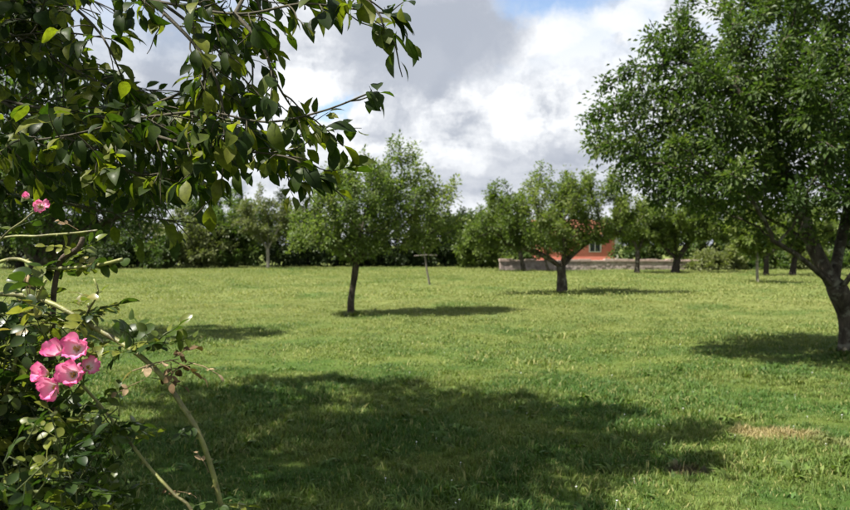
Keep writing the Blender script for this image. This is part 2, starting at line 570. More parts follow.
def scatter(name, P, S, K, sources):
    """one object: instances of the sources on points P with scale S and source index K (geometry nodes)"""
    me = bpy.data.meshes.new(name)
    me.vertices.add(len(P))
    me.vertices.foreach_set('co', np.asarray(P, np.float32).ravel())
    rng = np.random.default_rng(5)
    rot = np.zeros((len(P), 3), np.float32)
    rot[:, 2] = rng.uniform(0, 6.283, len(P))
    rot[:, :2] = rng.normal(0, 0.10, (len(P), 2))
    a = me.attributes.new('rot', 'FLOAT_VECTOR', 'POINT')
    a.data.foreach_set('vector', rot.ravel())
    a = me.attributes.new('siz', 'FLOAT', 'POINT')
    a.data.foreach_set('value', np.asarray(S, np.float32))
    a = me.attributes.new('which', 'INT', 'POINT')
    a.data.foreach_set('value', np.asarray(K, np.int32))
    ob = link(name, me)
    ng = bpy.data.node_groups.new(name + '_scatter', 'GeometryNodeTree')
    ng.interface.new_socket('Geometry', in_out='INPUT', socket_type='NodeSocketGeometry')
    ng.interface.new_socket('Geometry', in_out='OUTPUT', socket_type='NodeSocketGeometry')
    gi = ng.nodes.new('NodeGroupInput')
    go = ng.nodes.new('NodeGroupOutput')
    g2i = ng.nodes.new('GeometryNodeGeometryToInstance')
    for s in reversed(sources):
        oi = ng.nodes.new('GeometryNodeObjectInfo')
        oi.inputs['Object'].default_value = s
        ng.links.new(oi.outputs['Geometry'], g2i.inputs[0])
    ip = ng.nodes.new('GeometryNodeInstanceOnPoints')
    ip.inputs['Pick Instance'].default_value = True

    def named(nm, t):
        n = ng.nodes.new('GeometryNodeInputNamedAttribute')
        n.data_type = t
        n.inputs['Name'].default_value = nm
        return [s for s in n.outputs if s.enabled][0]
    ng.links.new(gi.outputs[0], ip.inputs['Points'])
    ng.links.new(g2i.outputs[0], ip.inputs['Instance'])
    ng.links.new(named('which', 'INT'), ip.inputs['Instance Index'])
    ng.links.new(named('rot', 'FLOAT_VECTOR'), ip.inputs['Rotation'])
    ng.links.new(named('siz', 'FLOAT'), ip.inputs['Scale'])
    ng.links.new(ip.outputs[0], go.inputs[0])
    md = ob.modifiers.new('scatter', 'NODES')
    md.node_group = ng
    return ob


def vnoise(x, y, s, seed):
    """cheap smooth value noise"""
    rng = np.random.default_rng(seed)
    g = rng.uniform(0, 1, (64, 64))
    u, v = x * s, y * s
    i, j = np.floor(u).astype(int), np.floor(v).astype(int)
    fu, fv = u - i, v - j
    fu, fv = fu * fu * (3 - 2 * fu), fv * fv * (3 - 2 * fv)
    a, b, c, d = g[i % 64, j % 64], g[(i + 1) % 64, j % 64], g[i % 64, (j + 1) % 64], g[(i + 1) % 64, (j + 1) % 64]
    return (a * (1 - fu) + b * fu) * (1 - fv) + (c * (1 - fu) + d * fu) * fv


def build_grass():
    gm = grass_material()
    near = [tuft(s, 34, 0.095, 0.046, 0.0028, gm, 0.9) for s in range(4)]
    near += [tuft(10 + s, 30, 0.06, 0.085, 0.0032, gm, 0.9) for s in range(2)]
    near += [tuft(20, 14, 0.07, 0.07, 0.014, gm, 1.1, True)]                      # broad-leaved clump
    mid = [tuft(30 + s, 46, 0.24, 0.034, 0.0045, gm, 1.2) for s in range(3)] + [tuft(40, 34, 0.13, 0.075, 0.005, gm, 0.9)]
    far = [tuft(50 + s, 50, 0.5, 0.042, 0.010, gm, 1.2) for s in range(3)]
    src = near + mid + far
    rng = np.random.default_rng(3)
    P, S, K = [], [], []

    def zone(x0, x1, y0, y1, dens, kinds, prob, clump):
        n = int((x1 - x0) * (y1 - y0) * dens)
        x, y = rng.uniform(x0, x1, n), rng.uniform(y0, y1, n)
        t = vnoise(x, y, 1.1, 7) * 0.6 + vnoise(x, y, 3.3, 8) * 0.4
        # bare and dry patches carry less
        keep = np.ones(n, bool)
        for (p, sx, sy, f) in ((SOIL, 0.2, 0.12, 0.9), (DRY, 0.4, 0.25, 0.25)):
            ins = ((x - p[0]) / sx) ** 2 + ((y - p[1]) / sy) ** 2 < 1
            keep &= ~(ins & (rng.uniform(0, 1, n) < f))
        k = rng.choice(kinds, n, p=prob)
        s = (0.55 + 1.0 * t) * rng.uniform(0.8, 1.2, n) * clump
        P.append(np.stack((x, y, gz(x, y)), 1)[keep])
        S.append(s[keep])
        K.append(k[keep])
    zone(-5, 6.5, 2.2, 9.5, 250, [0, 1, 2, 3, 4, 5, 6], [.21, .21, .21, .2, .07, .07, .03], 1.0)
    zone(-12, 13, 9.5, 21, 48, [7, 8, 9, 10], [.3, .3, .3, .1], 1.05)
    zone(-9, -5, 1.6, 9.5, 50, [7, 8, 9, 10], [.3, .3, .3, .1], 1.05)
    zone(6.5, 10, 3, 9.5, 50, [7, 8, 9, 10], [.3, .3, .3, .1], 1.05)
    zone(-34, 36, 21, 54, 13, [11, 12, 13], [.34, .33, .33], 1.0)
    for px, d_, n in ((351, 1.6 * FPX / (315 - HY), 70), (562, 1.6 * FPX / (294 - HY), 70), (852, 1.6 * FPX / (357 - HY), 90), (20, 12.6, 50)):
        a, r = rng.uniform(0, 6.283, n), .10 + np.abs(rng.normal(0, .16, n))     # uncut grass round the trunks
        x = (px - CX) / FPX * d_ + r * np.cos(a)
        y = d_ + r * np.sin(a)
        P.append(np.stack((x, y, gz(x, y)), 1))
        S.append(rng.uniform(.9, 1.9, n))
        K.append(rng.choice([4, 5, 6], n))
    o = scatter('grass', np.vstack(P), np.concatenate(S), np.concatenate(K), src)
    tag(o, 'short green grass blades and tufts covering the meadow', 'grass', kind='stuff')
    # daisies: small white heads among the grass
    dm = plain_mat('daisy_white', (0.75, 0.75, 0.7), (0.8, 0.8, 0.78), 5, 0.7)
    mb = MB()
    a = np.arange(8) / 8 * 2 * math.pi
    mb.add(np.vstack(([[0, 0, .078]], np.stack((0.011 * np.cos(a), 0.011 * np.sin(a), np.full(8, .082)), 1))), [[0, i + 1, (i + 1) % 8 + 1] for i in range(8)])
    mb.tube([(0, 0, -.01), (.002, 0, .04), (0, 0, .078)], 0.001, 3, False)
    d = bpy.data.objects.new('daisy', mb.mesh('daisy', dm))
    n = 110
    y = 4.2 + 17 * rng.uniform(0, 1, n) ** 1.6
    x = rng.uniform(-0.15, 0.62, n) * y
    o = scatter('daisies', np.stack((x, y, gz(x, y)), 1), rng.uniform(0.4, 0.7, n), np.zeros(n), [d])
    tag(o, 'tiny white daisies dotted through the meadow grass', 'daisies', kind='stuff')


build_ground()
build_grass()


# ------------------------------------------------------------------ trees
def grow(rng, polys, blobs, n_attr, step, kill, iters=90, up=0.05, shell=0.6):
    """space colonisation: wood grows from the given polylines into the crown blobs.
    polys: list of (k,3) arrays, the first is the trunk. blobs: list of (centre, radii, weight)."""
    pos, par = [], []
    for k, pl in enumerate(polys):
        pl = resample(pl, step)
        if k == 0:
            pr = -1
        else:
            d = np.linalg.norm(np.array(pos) - pl[0], axis=1)
            pr = int(np.argmin(d))
            pl = pl[1:]
        for p in pl:
            pos.append(p)
            par.append(pr)
            pr = len(pos) - 1
        if k == 0:
            n_trunk = len(pos)
    w = np.array([b[2] if len(b) > 2 else b[1][0] * b[1][1] * b[1][2] for b in blobs], float)
    w /= w.sum()
    A = []
    for b, c in zip(blobs, np.maximum((w * n_attr).astype(int), 3)):
        u = norm(rng.normal(size=(c, 3)))
        r = rng.uniform(0, 1, (c, 1)) ** (1 / 3 * shell)
        rr = np.array(b[1])
        pts = np.array(b[0]) + u * r * rr
        # twigs gather in clumps with air between them
        ns = max(2, c // 38)
        cen = np.array(b[0]) + norm(rng.normal(size=(ns, 3))) * rng.uniform(0.25, 1, (ns, 1)) ** 0.5 * rr * 0.95
        cl = cen[rng.integers(0, ns, c)] + rng.normal(0, 1, (c, 3)) * (0.17 * rr.min() + 0.05)
        A.append(np.where(rng.uniform(0, 1, (c, 1)) < 0.72, cl, pts))
    A = np.vstack(A)
    pos = np.array(pos)
    d = np.linalg.norm(A[:, None] - pos[None], axis=2)
    # leave the lower bole bare: growth starts above it
    lock = np.zeros(len(pos), bool)
    lock[:max(1, int(n_trunk * 0.75))] = True
    d[:, :len(pos)][:, lock] = 1e9
    near, nd = d.argmin(1), d.min(1)
    par = list(par)
    P = [p for p in pos]
    for it in range(iters):
        if len(A) == 0:
            break
        ids, inv = np.unique(near, return_inverse=True)
        v = norm(A - np.array([P[i] for i in near]))
        acc = np.zeros((len(ids), 3))
        np.add.at(acc, inv, v)
        acc = norm(norm(acc) + rng.normal(0, 0.16, acc.shape) + np.array((0, 0, up)))
        base = np.array([P[i] for i in ids])
        new = base + acc * step
        s = len(P)
        for q, i in zip(new, ids):
            P.append(q)
            par.append(int(i))
        dn = np.linalg.norm(A[:, None] - new[None], axis=2)
        m = dn.min(1)
        b = m < nd
        near[b] = s + dn.argmin(1)[b]
        nd = np.minimum(nd, m)
        alive = nd > kill
        A, near, nd = A[alive], near[alive], nd[alive]
    return np.array(P), np.array(par), n_trunk


def add_shoots(rng, P, par, n, length, step, zmin=None):
    """upright young shoots from the outer twigs"""
    kids = np.bincount(par[par >= 0], minlength=len(P))
    tips = np.where(kids == 0)[0]
    zs = P[tips][:, 2]
    cand = tips[zs > np.quantile(zs, 0.55)]
    Pl, pl = list(P), list(par)
    for i in rng.choice(cand, min(n, len(cand)), replace=False):
        L = length * rng.uniform(0.4, 1.2)
        d = norm(np.array((rng.normal(0, .22), rng.normal(0, .22), 1.0)))
        pr = int(i)
        q = P[i].copy()
        for _ in range(int(L / step)):
            d = norm(d + rng.normal(0, .08, 3))
            q = q + d * step
            Pl.append(q.copy())
            pl.append(pr)
            pr = len(Pl) - 1
    return np.array(Pl), np.array(pl)


def leaf_cloud(P, D, Nn, L, W, tint, detail=0):
    """vectorised leaves: base P, direction D, normal Nn, length L, width W"""
    D = norm(D)
    S = norm(np.cross(D, Nn))
    Nn = np.cross(S, D)
    L, W = L[:, None], W[:, None]
    n = len(P)
    if detail == 0:
        V = np.stack((P, P + D * L * .48 + S * W * .5 + Nn * W * .16, P + D * L - Nn * L * .10, P + D * L * .48 - S * W * .5 + Nn * W * .16), 1)
        i = np.arange(n)[:, None] * 4
        F = [np.concatenate((i + np.array([[0, 1, 2]]), i + np.array([[0, 2, 3]])))]
        k = 4
    else:
        st = [(0.10, 0.16, .02), (0.30, 0.82, .03), (0.55, 1.0, .0), (0.80, 0.62, -.07)]
        cols = [P]
        for t, w, z in st:
            c = P + D * L * t + Nn * L * z
            cols += [c + S * W * .5 * w + Nn * W * .14 * w, c, c - S * W * .5 * w + Nn * W * .14 * w]
        cols.append(P + D * L - Nn * L * .17)
        V = np.stack(cols, 1)
        k = 14
        i = np.arange(n)[:, None] * k
        tri = [[0, 1, 2], [0, 2, 3], [10, 13, 11], [11, 13, 12]]
        quads = []
        for a in (1, 4, 7):
            quads += [[a, a + 3, a + 4, a + 1], [a + 1, a + 4, a + 5, a + 2]]
        F = [np.concatenate([i + np.array([t]) for t in tri]), np.concatenate([i + np.array([t]) for t in quads])]
    return V.reshape(-1, 3), F, np.repeat(tint, k)


def tree(name, label, cat, base, polys, blobs, seed, trunk_r, leaf='apple', bark='bark', n_attr=900, step=0.13, kill=0.26,
         n_leaf=20000, leaf_len=0.075, leaf_w=0.55, shoots=12, shoot_len=0.45, group=None, spread=0.10, min_r=0.004, droop=0.25,
         up=0.05, shell=0.6, pipe=2.2, light_bias=0.0, bare=0, leafy=9):
    """thing > trunk, limbs, crown. Points are in world space; the Empty stands at the base."""
    rng = np.random.default_rng(seed)
    base = np.asarray(base, float)
    P, par, n_trunk = grow(rng, polys, blobs, n_attr, step, kill, up=up, shell=shell)
    if shoots:
        P, par = add_shoots(rng, P, par, shoots, shoot_len, step)
    n = len(P)
    # number of twig ends above each node
    cnt = np.zeros(n)
    kids = [[] for _ in range(n)]
    for i in range(n):
        if par[i] >= 0:
            kids[par[i]].append(i)
    order = list(range(n - 1, -1, -1))
    for i in order:
        if not kids[i]:
            cnt[i] = 1
        if par[i] >= 0:
            cnt[par[i]] += cnt[i]
    rad = np.maximum(trunk_r * (cnt / cnt[0]) ** (1 / pipe), min_r)
    # swelling at the foot and unevenness on the bole
    for i in range(n_trunk):
        h = P[i][2] - P[0][2]
        rad[i] *= 1 + 0.60 * math.exp(-h / (trunk_r * 1.5)) + 0.06 * math.sin(h * 9 + seed)
    # which limb a node belongs to (-1 the trunk)
    limb = np.full(n, -1)
    chains = []
    for i in range(n):
        if par[i] < 0:
            continue
        if i >= n_trunk:
            limb[i] = i if limb[par[i]] == -1 else limb[par[i]]
    stack = [(0, None)]
    while stack:
        s, pr = stack.pop()
        ch = [pr] if pr is not None else []
        i = s
        while True:
            ch.append(i)
            ks = kids[i]
            if not ks:
                break
            if i < n_trunk - 1:
                main = i + 1
            else:
                main = max(ks, key=lambda q: cnt[q])
            for q in ks:
                if q != main:
                    stack.append((q, i))
            i = main
        chains.append(ch)
    root = empty(name, base, label, cat, group)
    parts = {}
    for ch in chains:
        if len(ch) < 2:
            continue
        first = ch[1] if ch[0] == par[ch[1]] else ch[0]
        L = limb[first] if ch[0] != 0 else -1
        cut = len(ch)
        r = rad[ch].copy()
        if ch[0] != 0:
            r[0] = min(r[0], r[1] * 1.15)
        pts = P[ch].copy()
        if ch[0] == 0:                                         # the trunk ends where its bole ends; its top goes on as a limb
            k = min(n_trunk, len(ch))
            mb = parts.setdefault(-1, MB())
            mb.tube(pts[:k], r[:k], 12 if trunk_r > .06 else 7)
            if k < len(ch):
                mb = parts.setdefault(ch[k], MB())
                mb.tube(pts[k - 1:], np.concatenate(([r[k - 1] * .97], r[k:])), 8)
            continue
        rm = r.max()
        mb = parts.setdefault(L, MB())
        mb.tube(pts, r, 8 if rm > 0.05 else (5 if rm > 0.015 else 3), cap=False)
    # limbs of any size are parts of their own; the small twigs straight off the bole go with the biggest limb
    big = sorted((k for k in parts if k != -1), key=lambda k: -parts[k].n)
    keep = set(big[:6])
    main = parts.get(big[0]) if big else None
    for k in big[6:]:
        for arr in parts[k].V:
            pass
        f = [np.vstack(v) for v in parts[k].F.values()]
        main.add(np.vstack(parts[k].V), *f)
        del parts[k]
    for k, mb in parts.items():
        link('trunk' if k == -1 else 'limb', mb.mesh('trunk' if k == -1 else 'limb', M[bark], True, origin=base), root)
    # leaves on the thin wood
    thin = np.where((cnt <= leafy) & (np.arange(n) >= n_trunk))[0]
    if bare:
        thin = thin[bare:]
    seg = norm(P[thin] - P[par[thin]])
    clump = np.zeros(n)
    for i in range(n):
        clump[i] = 0.5 if par[i] < 0 else np.clip(clump[par[i]] + rng.normal(0, 0.045), 0.05, 0.95)
    idx = rng.integers(0, len(thin), n_leaf)
    q = P[thin][idx] - seg[idx] * rng.uniform(0, step, (n_leaf, 1))
    out = norm(rng.normal(size=(n_leaf, 3)))
    out = out - seg[idx] * (out * seg[idx]).sum(1, keepdims=True) * 0.6
    D = norm(out + seg[idx] * 0.55 - np.array((0, 0, droop)) * rng.uniform(0, 1.6, (n_leaf, 1)))
    q = q + norm(out) * (np.abs(rng.normal(0, spread, (n_leaf, 1))))
    Nn = norm(rng.normal(0, 0.55, (n_leaf, 3)) + np.array((0, 0, 1.0)))
    Ls = leaf_len * rng.uniform(0.6, 1.2, n_leaf)
    tint = np.clip(clump[thin][idx] * 0.75 + rng.normal(0.12 + light_bias, 0.17, n_leaf), 0.01, 0.99)
    V, F, tv = leaf_cloud(q, D, Nn, Ls, Ls * leaf_w * rng.uniform(0.8, 1.2, n_leaf), tint)
    cr = link('crown', make_mesh('crown', V - base, F, M[leaf], False, {'tint': tv}), root)
    tag(cr, kind='stuff')
    return root, P, par, cnt


def pxblob(px, py, d, rx, ry, rd, w=None):
    """crown mass seen round a pixel at a depth; half sizes in metres"""
    return (at(px, py, d), (rx, rd, ry)) + ((w,) if w else ())


# centre apple tree
d0 = 1.6 * FPX / (315 - HY)
b = onground(351, d0)
tree('apple_tree', 'slender-trunked apple tree with upright shoots, nearest tree in the middle of the meadow', 'tree', b,
     [np.array([b - (0, 0, .05), at(351, 300, d0), at(354, 280, d0 + .05), at(356, 264, d0)]),
      np.array([at(356, 264, d0), at(345, 252, d0 - .3), at(325, 245, d0 - .5), at(305, 240, d0 - .6)]),
      np.array([at(356, 264, d0), at(368, 250, d0 + .2), at(385, 240, d0 + .5)]),
      np.array([at(355, 266, d0), at(358, 245, d0 - .3), at(364, 222, d0 - .4)])],
     [pxblob(365, 210, d0, 1.3, 1.05, 1.3), pxblob(322, 228, d0 - .2, .85, .6, 1.1), pxblob(412, 218, d0 + .2, 1.1, .8, 1.1),
      pxblob(392, 178, d0 + .1, .75, .45, .7), pxblob(436, 210, d0 + .5, .55, .5, .6), pxblob(345, 180, d0, .6, .45, .6), pxblob(300, 238, d0 - .3, .4, .35, .5, .3),
      pxblob(400, 158, d0 + .1, .3, .28, .3, .10), pxblob(452, 186, d0 + .5, .25, .2, .3, .06), pxblob(330, 205, d0 - .2, .6, .5, .8), pxblob(425, 240, d0 + .1, .6, .25, .7, .2)],
     11, 0.074, leaf='apple', n_attr=1500, step=.10, kill=.17, n_leaf=25000, leaf_len=.085, shoots=60, shoot_len=.45, group='orchard apple trees', pipe=2.0)

# forked apple tree right of the middle
d1 = 1.6 * FPX / (294 - HY)
b = onground(562, d1)
tree('apple_tree', 'spreading light green apple tree with forked trunk in front of the stone wall', 'tree', b,
     [np.array([b - (0, 0, .05), at(562, 282, d1), at(561, 267, d1)]),
      np.array([at(561, 267, d1), at(548, 258, d1 - .2), at(530, 250, d1 - .3), at(505, 243, d1)]),
      np.array([at(561, 267, d1), at(575, 252, d1 + .2), at(592, 240, d1 + .4), at(620, 232, d1 + .2)]),
      np.array([at(562, 266, d1), at(565, 245, d1 - .4), at(560, 225, d1 - .6)])],
     [pxblob(556, 215, d1, 1.6, 1.15, 1.6), pxblob(505, 224, d1, 1.35, .75, 1.3), pxblob(607, 218, d1 + .2, 1.5, .85, 1.3),
      pxblob(560, 190, d1, 1.2, .6, 1.0), pxblob(520, 208, d1 - .3, 1.0, .6, 1.0), pxblob(600, 196, d1, .9, .5, .8), pxblob(480, 226, d1 + .2, .7, .5, .8), pxblob(540, 238, d1 - .4, 1.3, .35, 1.0), pxblob(635, 225, d1 + .3, .7, .5, .8)],
     23, 0.15, leaf='apple_light', n_attr=1500, step=.12, kill=.20, n_leaf=30000, leaf_len=.10, shoots=80, shoot_len=.6, group='orchard apple trees', pipe=2.0)

# big apple tree at the right edge
d2 = 1.6 * FPX / (357 - HY)
b = onground(852, d2)
tree('apple_tree', 'big dark apple tree leaning at the right edge with a thick forked trunk', 'tree', b,
     [np.array([b - (0, 0, .05), at(851, 335, d2), at(846, 310, d2), at(836, 286, d2 - .1)]),
      np.array([at(835, 288, d2 - .1), at(815, 270, d2 - .3), at(797, 255, d2 - .5), at(772, 240, d2 - .6)]),
      np.array([at(834, 286, d2 - .1), at(815, 250, d2 + .1), at(798, 205, d2 + .3), at(770, 150, d2 + .4), at(735, 90, d2 + .2)]),
      np.array([at(834, 286, d2 - .1), at(838, 255, d2 + .2), at(850, 200, d2 + .5), at(862, 120, d2 + .6)]),
      np.array([at(838, 292, d2 - .1), at(870, 255, d2 - .5), at(930, 210, d2 - .6)]),
      np.array([at(815, 250, d2 + .1), at(790, 230, d2 + .8), at(740, 205, d2 + 1.4)])],
     [pxblob(720, 150, d2, 1.35, 1.15, 1.5), pxblob(652, 138, d2 - .2, .9, .55, 1.0), pxblob(780, 80, d2, 1.7, 1.4, 1.7),
      pxblob(715, 70, d2, .95, .7, 1.0), pxblob(860, 110, d2 + .2, 1.6, 1.6, 1.7), pxblob(690, 188, d2 - .3, .95, .42, 1.0),
      pxblob(790, 180, d2 + .1, 1.2, .5, 1.4), pxblob(940, 150, d2, 1.5, 1.2, 1.6), pxblob(800, -40, d2, 1.6, .9, 1.6),
      pxblob(612, 140, d2 - .2, .42, .35, .5, .5), pxblob(640, 82, d2 - .1, .55, .22, .4, .3), pxblob(655, 45, d2, .5, .25, .5, .3), pxblob(690, 25, d2 + .1, .6, .4, .6, .5),
      pxblob(900, 190, d2 - .2, .9, .5, 1.0), pxblob(640, 165, d2 + .3, .75, .6, .9), pxblob(720, 190, d2 + .8, 1.1, .35, 1.0),
      pxblob(605, 120, d2 + .2, .42, .5, .5, .4), pxblob(700, 175, d2 + 1.2, 1.1, .7, 1.0), pxblob(780, 140, d2 - 1.2, 1.2, 1.0, .9), pxblob(830, 192, d2 + .9, 1.0, .3, .8), pxblob(585, 148, d2, .2, .15, .3, .12)],
     31, 0.135, leaf='apple_deep', n_attr=4200, step=.10, kill=.17, leafy=14, n_leaf=84000, leaf_len=.082, shoots=70, shoot_len=.4, group='orchard apple trees', pipe=2.05)

# apple tree at the left, half hidden behind the rose and the overhanging branches
d3 = 12.6
b = onground(20, d3)
tree('apple_tree', 'dark dense apple tree at the left behind the rose bush and overhanging leaves', 'tree', b,
     [np.array([b - (0, 0, .05), at(22, 310, d3), at(30, 290, d3), at(36, 272, d3)]),
      np.array([at(36, 272, d3), at(70, 240, d3 - .2), at(120, 215, d3 - .2), at(170, 195, d3)]),
      np.array([at(36, 272, d3), at(20, 230, d3), at(-20, 190, d3)]),
      np.array([at(36, 272, d3), at(50, 220, d3 + .3), at(70, 160, d3 + .5)])],
     [pxblob(70, 165, d3, 1.7, 1.2, 1.5), pxblob(-30, 180, d3, 1.4, 1.1, 1.4), pxblob(130, 200, d3, 1.1, .62, 1.0),
      pxblob(40, 115, d3, 1.5, .9, 1.3), pxblob(40, 225, d3 - .2, 1.4, .4, 1.2), pxblob(165, 190, d3 + .1, .6, .5, .6)],
     37, 0.13, leaf='apple_deep', n_attr=1500, step=.12, kill=.22, n_leaf=24000, leaf_len=.085, shoots=20, shoot_len=.4, group='orchard apple trees')

# small trees at the far side of the meadow: (label, base px, depth, fork py, trunk r, blobs (px, py, rx, ry, rd), leaf, bark, leaves)
FAR = [
    ('small apple tree with a pale slim trunk before the dark left hedge', 268, 49.0, 249, .10,
     [(268, 226, 2.0, 1.1, 1.6), (248, 216, 1.2, .8, 1.2), (285, 214, 1.4, .9, 1.3), (262, 205, 1.0, .7, 1.0)], 'hedge_olive', 'bark_pale', 7000, []),
    ('light green young tree just left of the forked apple tree, before the wall', 524, 45.0, 252, .13,
     [(520, 228, 2.1, 1.2, 1.6), (496, 222, 1.6, 1.2, 1.5), (478, 226, 1.2, 1.1, 1.2), (505, 206, 1.3, .7, 1.1), (486, 240, 1.3, .9, 1.2)], 'apple_light', 'bark', 12000, []),
    ('thin slanting tree behind the trunk of the forked apple tree', 549, 43.0, 254, .08,
     [(541, 236, 1.1, .8, 1.0), (546, 222, .9, .6, .9)], 'apple_light', 'bark', 4000, [(545, 258)]),
    ('slim grey-stemmed tree in front of the wall, right of the red house', 637, 42.0, 252, .13,
     [(630, 226, 1.7, 1.0, 1.3), (650, 220, 1.5, 1.0, 1.2), (645, 236, 1.2, .5, 1.0)], 'apple_light', 'bark', 9000, []),
    ('low spreading tree with a short dark trunk at the right end of the stone wall', 675, 42.0, 260, .19,
     [(676, 232, 1.9, .8, 1.5), (700, 226, 1.7, .9, 1.4), (655, 232, 1.3, .6, 1.1), (690, 214, 1.7, .8, 1.3), (722, 232, 1.0, .6, 1.0)], 'apple_light', 'bark_dark', 13000, []),
    ('staked young tree with a very thin pale stem on the right of the meadow', 757, 31.0, 256, .045,
     [(756, 236, 1.0, .75, .9), (740, 230, .7, .6, .7), (772, 240, .6, .5, .6)], 'apple_light', 'bark_pale', 6000, []),
    ('dark-stemmed low tree standing behind the staked young tree', 766, 38.0, 256, .12,
     [(770, 232, 1.5, .9, 1.3), (790, 236, 1.2, .8, 1.2), (748, 226, 1.0, .8, 1.0)], 'apple', 'bark_dark', 8000, []),
    ('small dark-trunked tree near the right hedge, behind the leaning apple tree', 792, 38.0, 258, .14,
     [(800, 236, 1.3, .8, 1.2), (822, 232, 1.4, .9, 1.2), (810, 218, 1.2, .8, 1.0)], 'apple', 'bark_dark', 8000, []),
]
for i, (lab, px, d, fork, tr, bl, leaf, bark, nl, extra) in enumerate(FAR):
    b = onground(px, d)
    bx = sum(q[0] for q in bl) / len(bl)
    polys = [np.array([b - (0, 0, .05)] + [at(x, y, d) for x, y in extra] + [at(px + (bx - px) * .15, fork, d)])]
    for q in bl[:3]:
        polys.append(np.array([at(px + (bx - px) * .15, fork, d), at((q[0] + px) / 2, (q[1] + fork) / 2 + 1, d), at(q[0], q[1], d)]))
    tree('orchard_tree', lab, 'tree', b, polys, [pxblob(x, y, d, rx, ry, rd) for x, y, rx, ry, rd in bl],
         60 + i, tr, leaf=leaf, bark=bark, n_attr=420, step=.20, kill=.34, n_leaf=nl, leaf_len=.17, shoots=14, shoot_len=.7,
         spread=.14, min_r=.012, group='small trees at the far side')

# hedge shrubs and tall trees bounding the meadow: (name, label, px, depth, half width m, top py, leaf, lobes, leaves)
BOUND = [
    ('hedge_tree', 'tall dark tree filling the far left corner behind the dense apple tree', 20, 50, 4.5, 120, 'hedge_dark', 6, 17000),
    ('hedge_tree', 'dark hedge tree next to the far left corner, above deep shade', 108, 52, 3.6, 150, 'hedge_dark', 6, 15000),
    ('hedge_shrub', 'low dark shrub at the foot of the far left hedge', 78, 49, 3.2, 218, 'hedge_dark', 4, 9000),
    ('hedge_shrub', 'rounded dark shrub where the left hedge meets the grass', 138, 50, 2.6, 222, 'hedge_mid', 4, 8000),
    ('hedge_shrub', 'broad olive-green bush standing out in the middle of the left hedge', 188, 51, 3.4, 200, 'hedge_olive', 5, 14000),
    ('hedge_shrub', 'bright green bush between the olive bush and the pale-trunked tree', 232, 51.5, 2.4, 196, 'hedge_mid', 5, 11000),
    ('hedge_tree', 'tall green tree behind the olive bush in the left hedge', 215, 57, 3.8, 172, 'hedge_mid', 6, 13000),
    ('hedge_tree', 'dark tree in the hedge behind the pale-trunked tree', 285, 54, 3.4, 180, 'hedge_dark', 5, 13000),
    ('hedge_tree', 'dark hedge tree hidden behind the left half of the centre apple tree', 335, 54, 3.6, 185, 'hedge_dark', 5, 13000),
    ('hedge_tree', 'dark hedge tree hidden behind the right half of the centre apple tree', 395, 54, 3.4, 190, 'hedge_dark', 5, 13000),
    ('hedge_tree', 'dark end tree of the left hedge beside the leaning cross stake', 446, 54, 2.6, 196, 'hedge_dark', 5, 12000),
    ('hedge_shrub', 'light green shrub closing the left hedge before the wall begins', 482, 50, 1.9, 212, 'apple_light', 4, 8000),
    ('hedge_shrub', 'low dark bramble thicket under the hedge, left of the centre trunk', 308, 57, 3.4, 236, 'hedge_dark', 4, 8000),
    ('hedge_shrub', 'low dark bramble thicket under the hedge, right behind the centre trunk', 366, 57, 3.2, 236, 'hedge_dark', 4, 8000),
    ('hedge_shrub', 'low dark bramble thicket under the hedge behind the cross stake', 424, 57, 3.2, 236, 'hedge_dark', 4, 8000),
    ('hedge_shrub', 'low dark bramble thicket under the hedge behind the olive bush', 200, 58, 4.5, 232, 'hedge_dark', 5, 9000),
    ('hedge_tree', 'mid green tree closing the gap right of the centre apple tree', 474, 57, 3.0, 203, 'hedge_mid', 5, 10000),
    ('hedge_shrub', 'low dark shrub behind the wall left of the red house', 515, 56, 2.2, 214, 'hedge_mid', 4, 7000),
    ('background_tree', 'green tree rising behind the red house', 575, 78, 4.5, 196, 'hedge_mid', 5, 9000),
    ('background_tree', 'dark green tree behind the wall just right of the red house', 646, 62, 3.4, 205, 'hedge_mid', 5, 10000),
    ('background_tree', 'tall green tree behind the low spreading tree at the wall end', 705, 60, 4.0, 196, 'hedge_mid', 6, 13000),
    ('background_tree', 'dark tree behind the staked young tree on the right', 765, 60, 4.0, 190, 'hedge_mid', 6, 13000),
    ('background_tree', 'tall dark tree behind the leaning apple tree at far right', 830, 58, 4.2, 186, 'hedge_dark', 6, 13000),
    ('background_tree', 'dark tree at the far right corner beyond the hedge end', 905, 58, 4.2, 180, 'hedge_dark', 6, 10000),
    ('hedge_shrub', 'low clipped green hedge bush just past the wall end', 716, 47, 1.9, 251, 'hedge_olive', 4, 7000),
    ('hedge_shrub', 'low green hedge bush behind the thin stem of the staked tree', 757, 47.5, 1.9, 249, 'hedge_mid', 4, 7000),
    ('hedge_shrub', 'low green hedge bush left of the leaning apple trunk', 800, 47, 2.0, 250, 'hedge_olive', 4, 7000),
    ('hedge_shrub', 'low green hedge bush behind the leaning apple trunk', 845, 47.5, 2.0, 249, 'hedge_mid', 4, 6000),
    ('hedge_shrub', 'low green hedge bush outside the right end, past the leaning trunk', 892, 47, 2.0, 249, 'hedge_olive', 4, 4000),
]
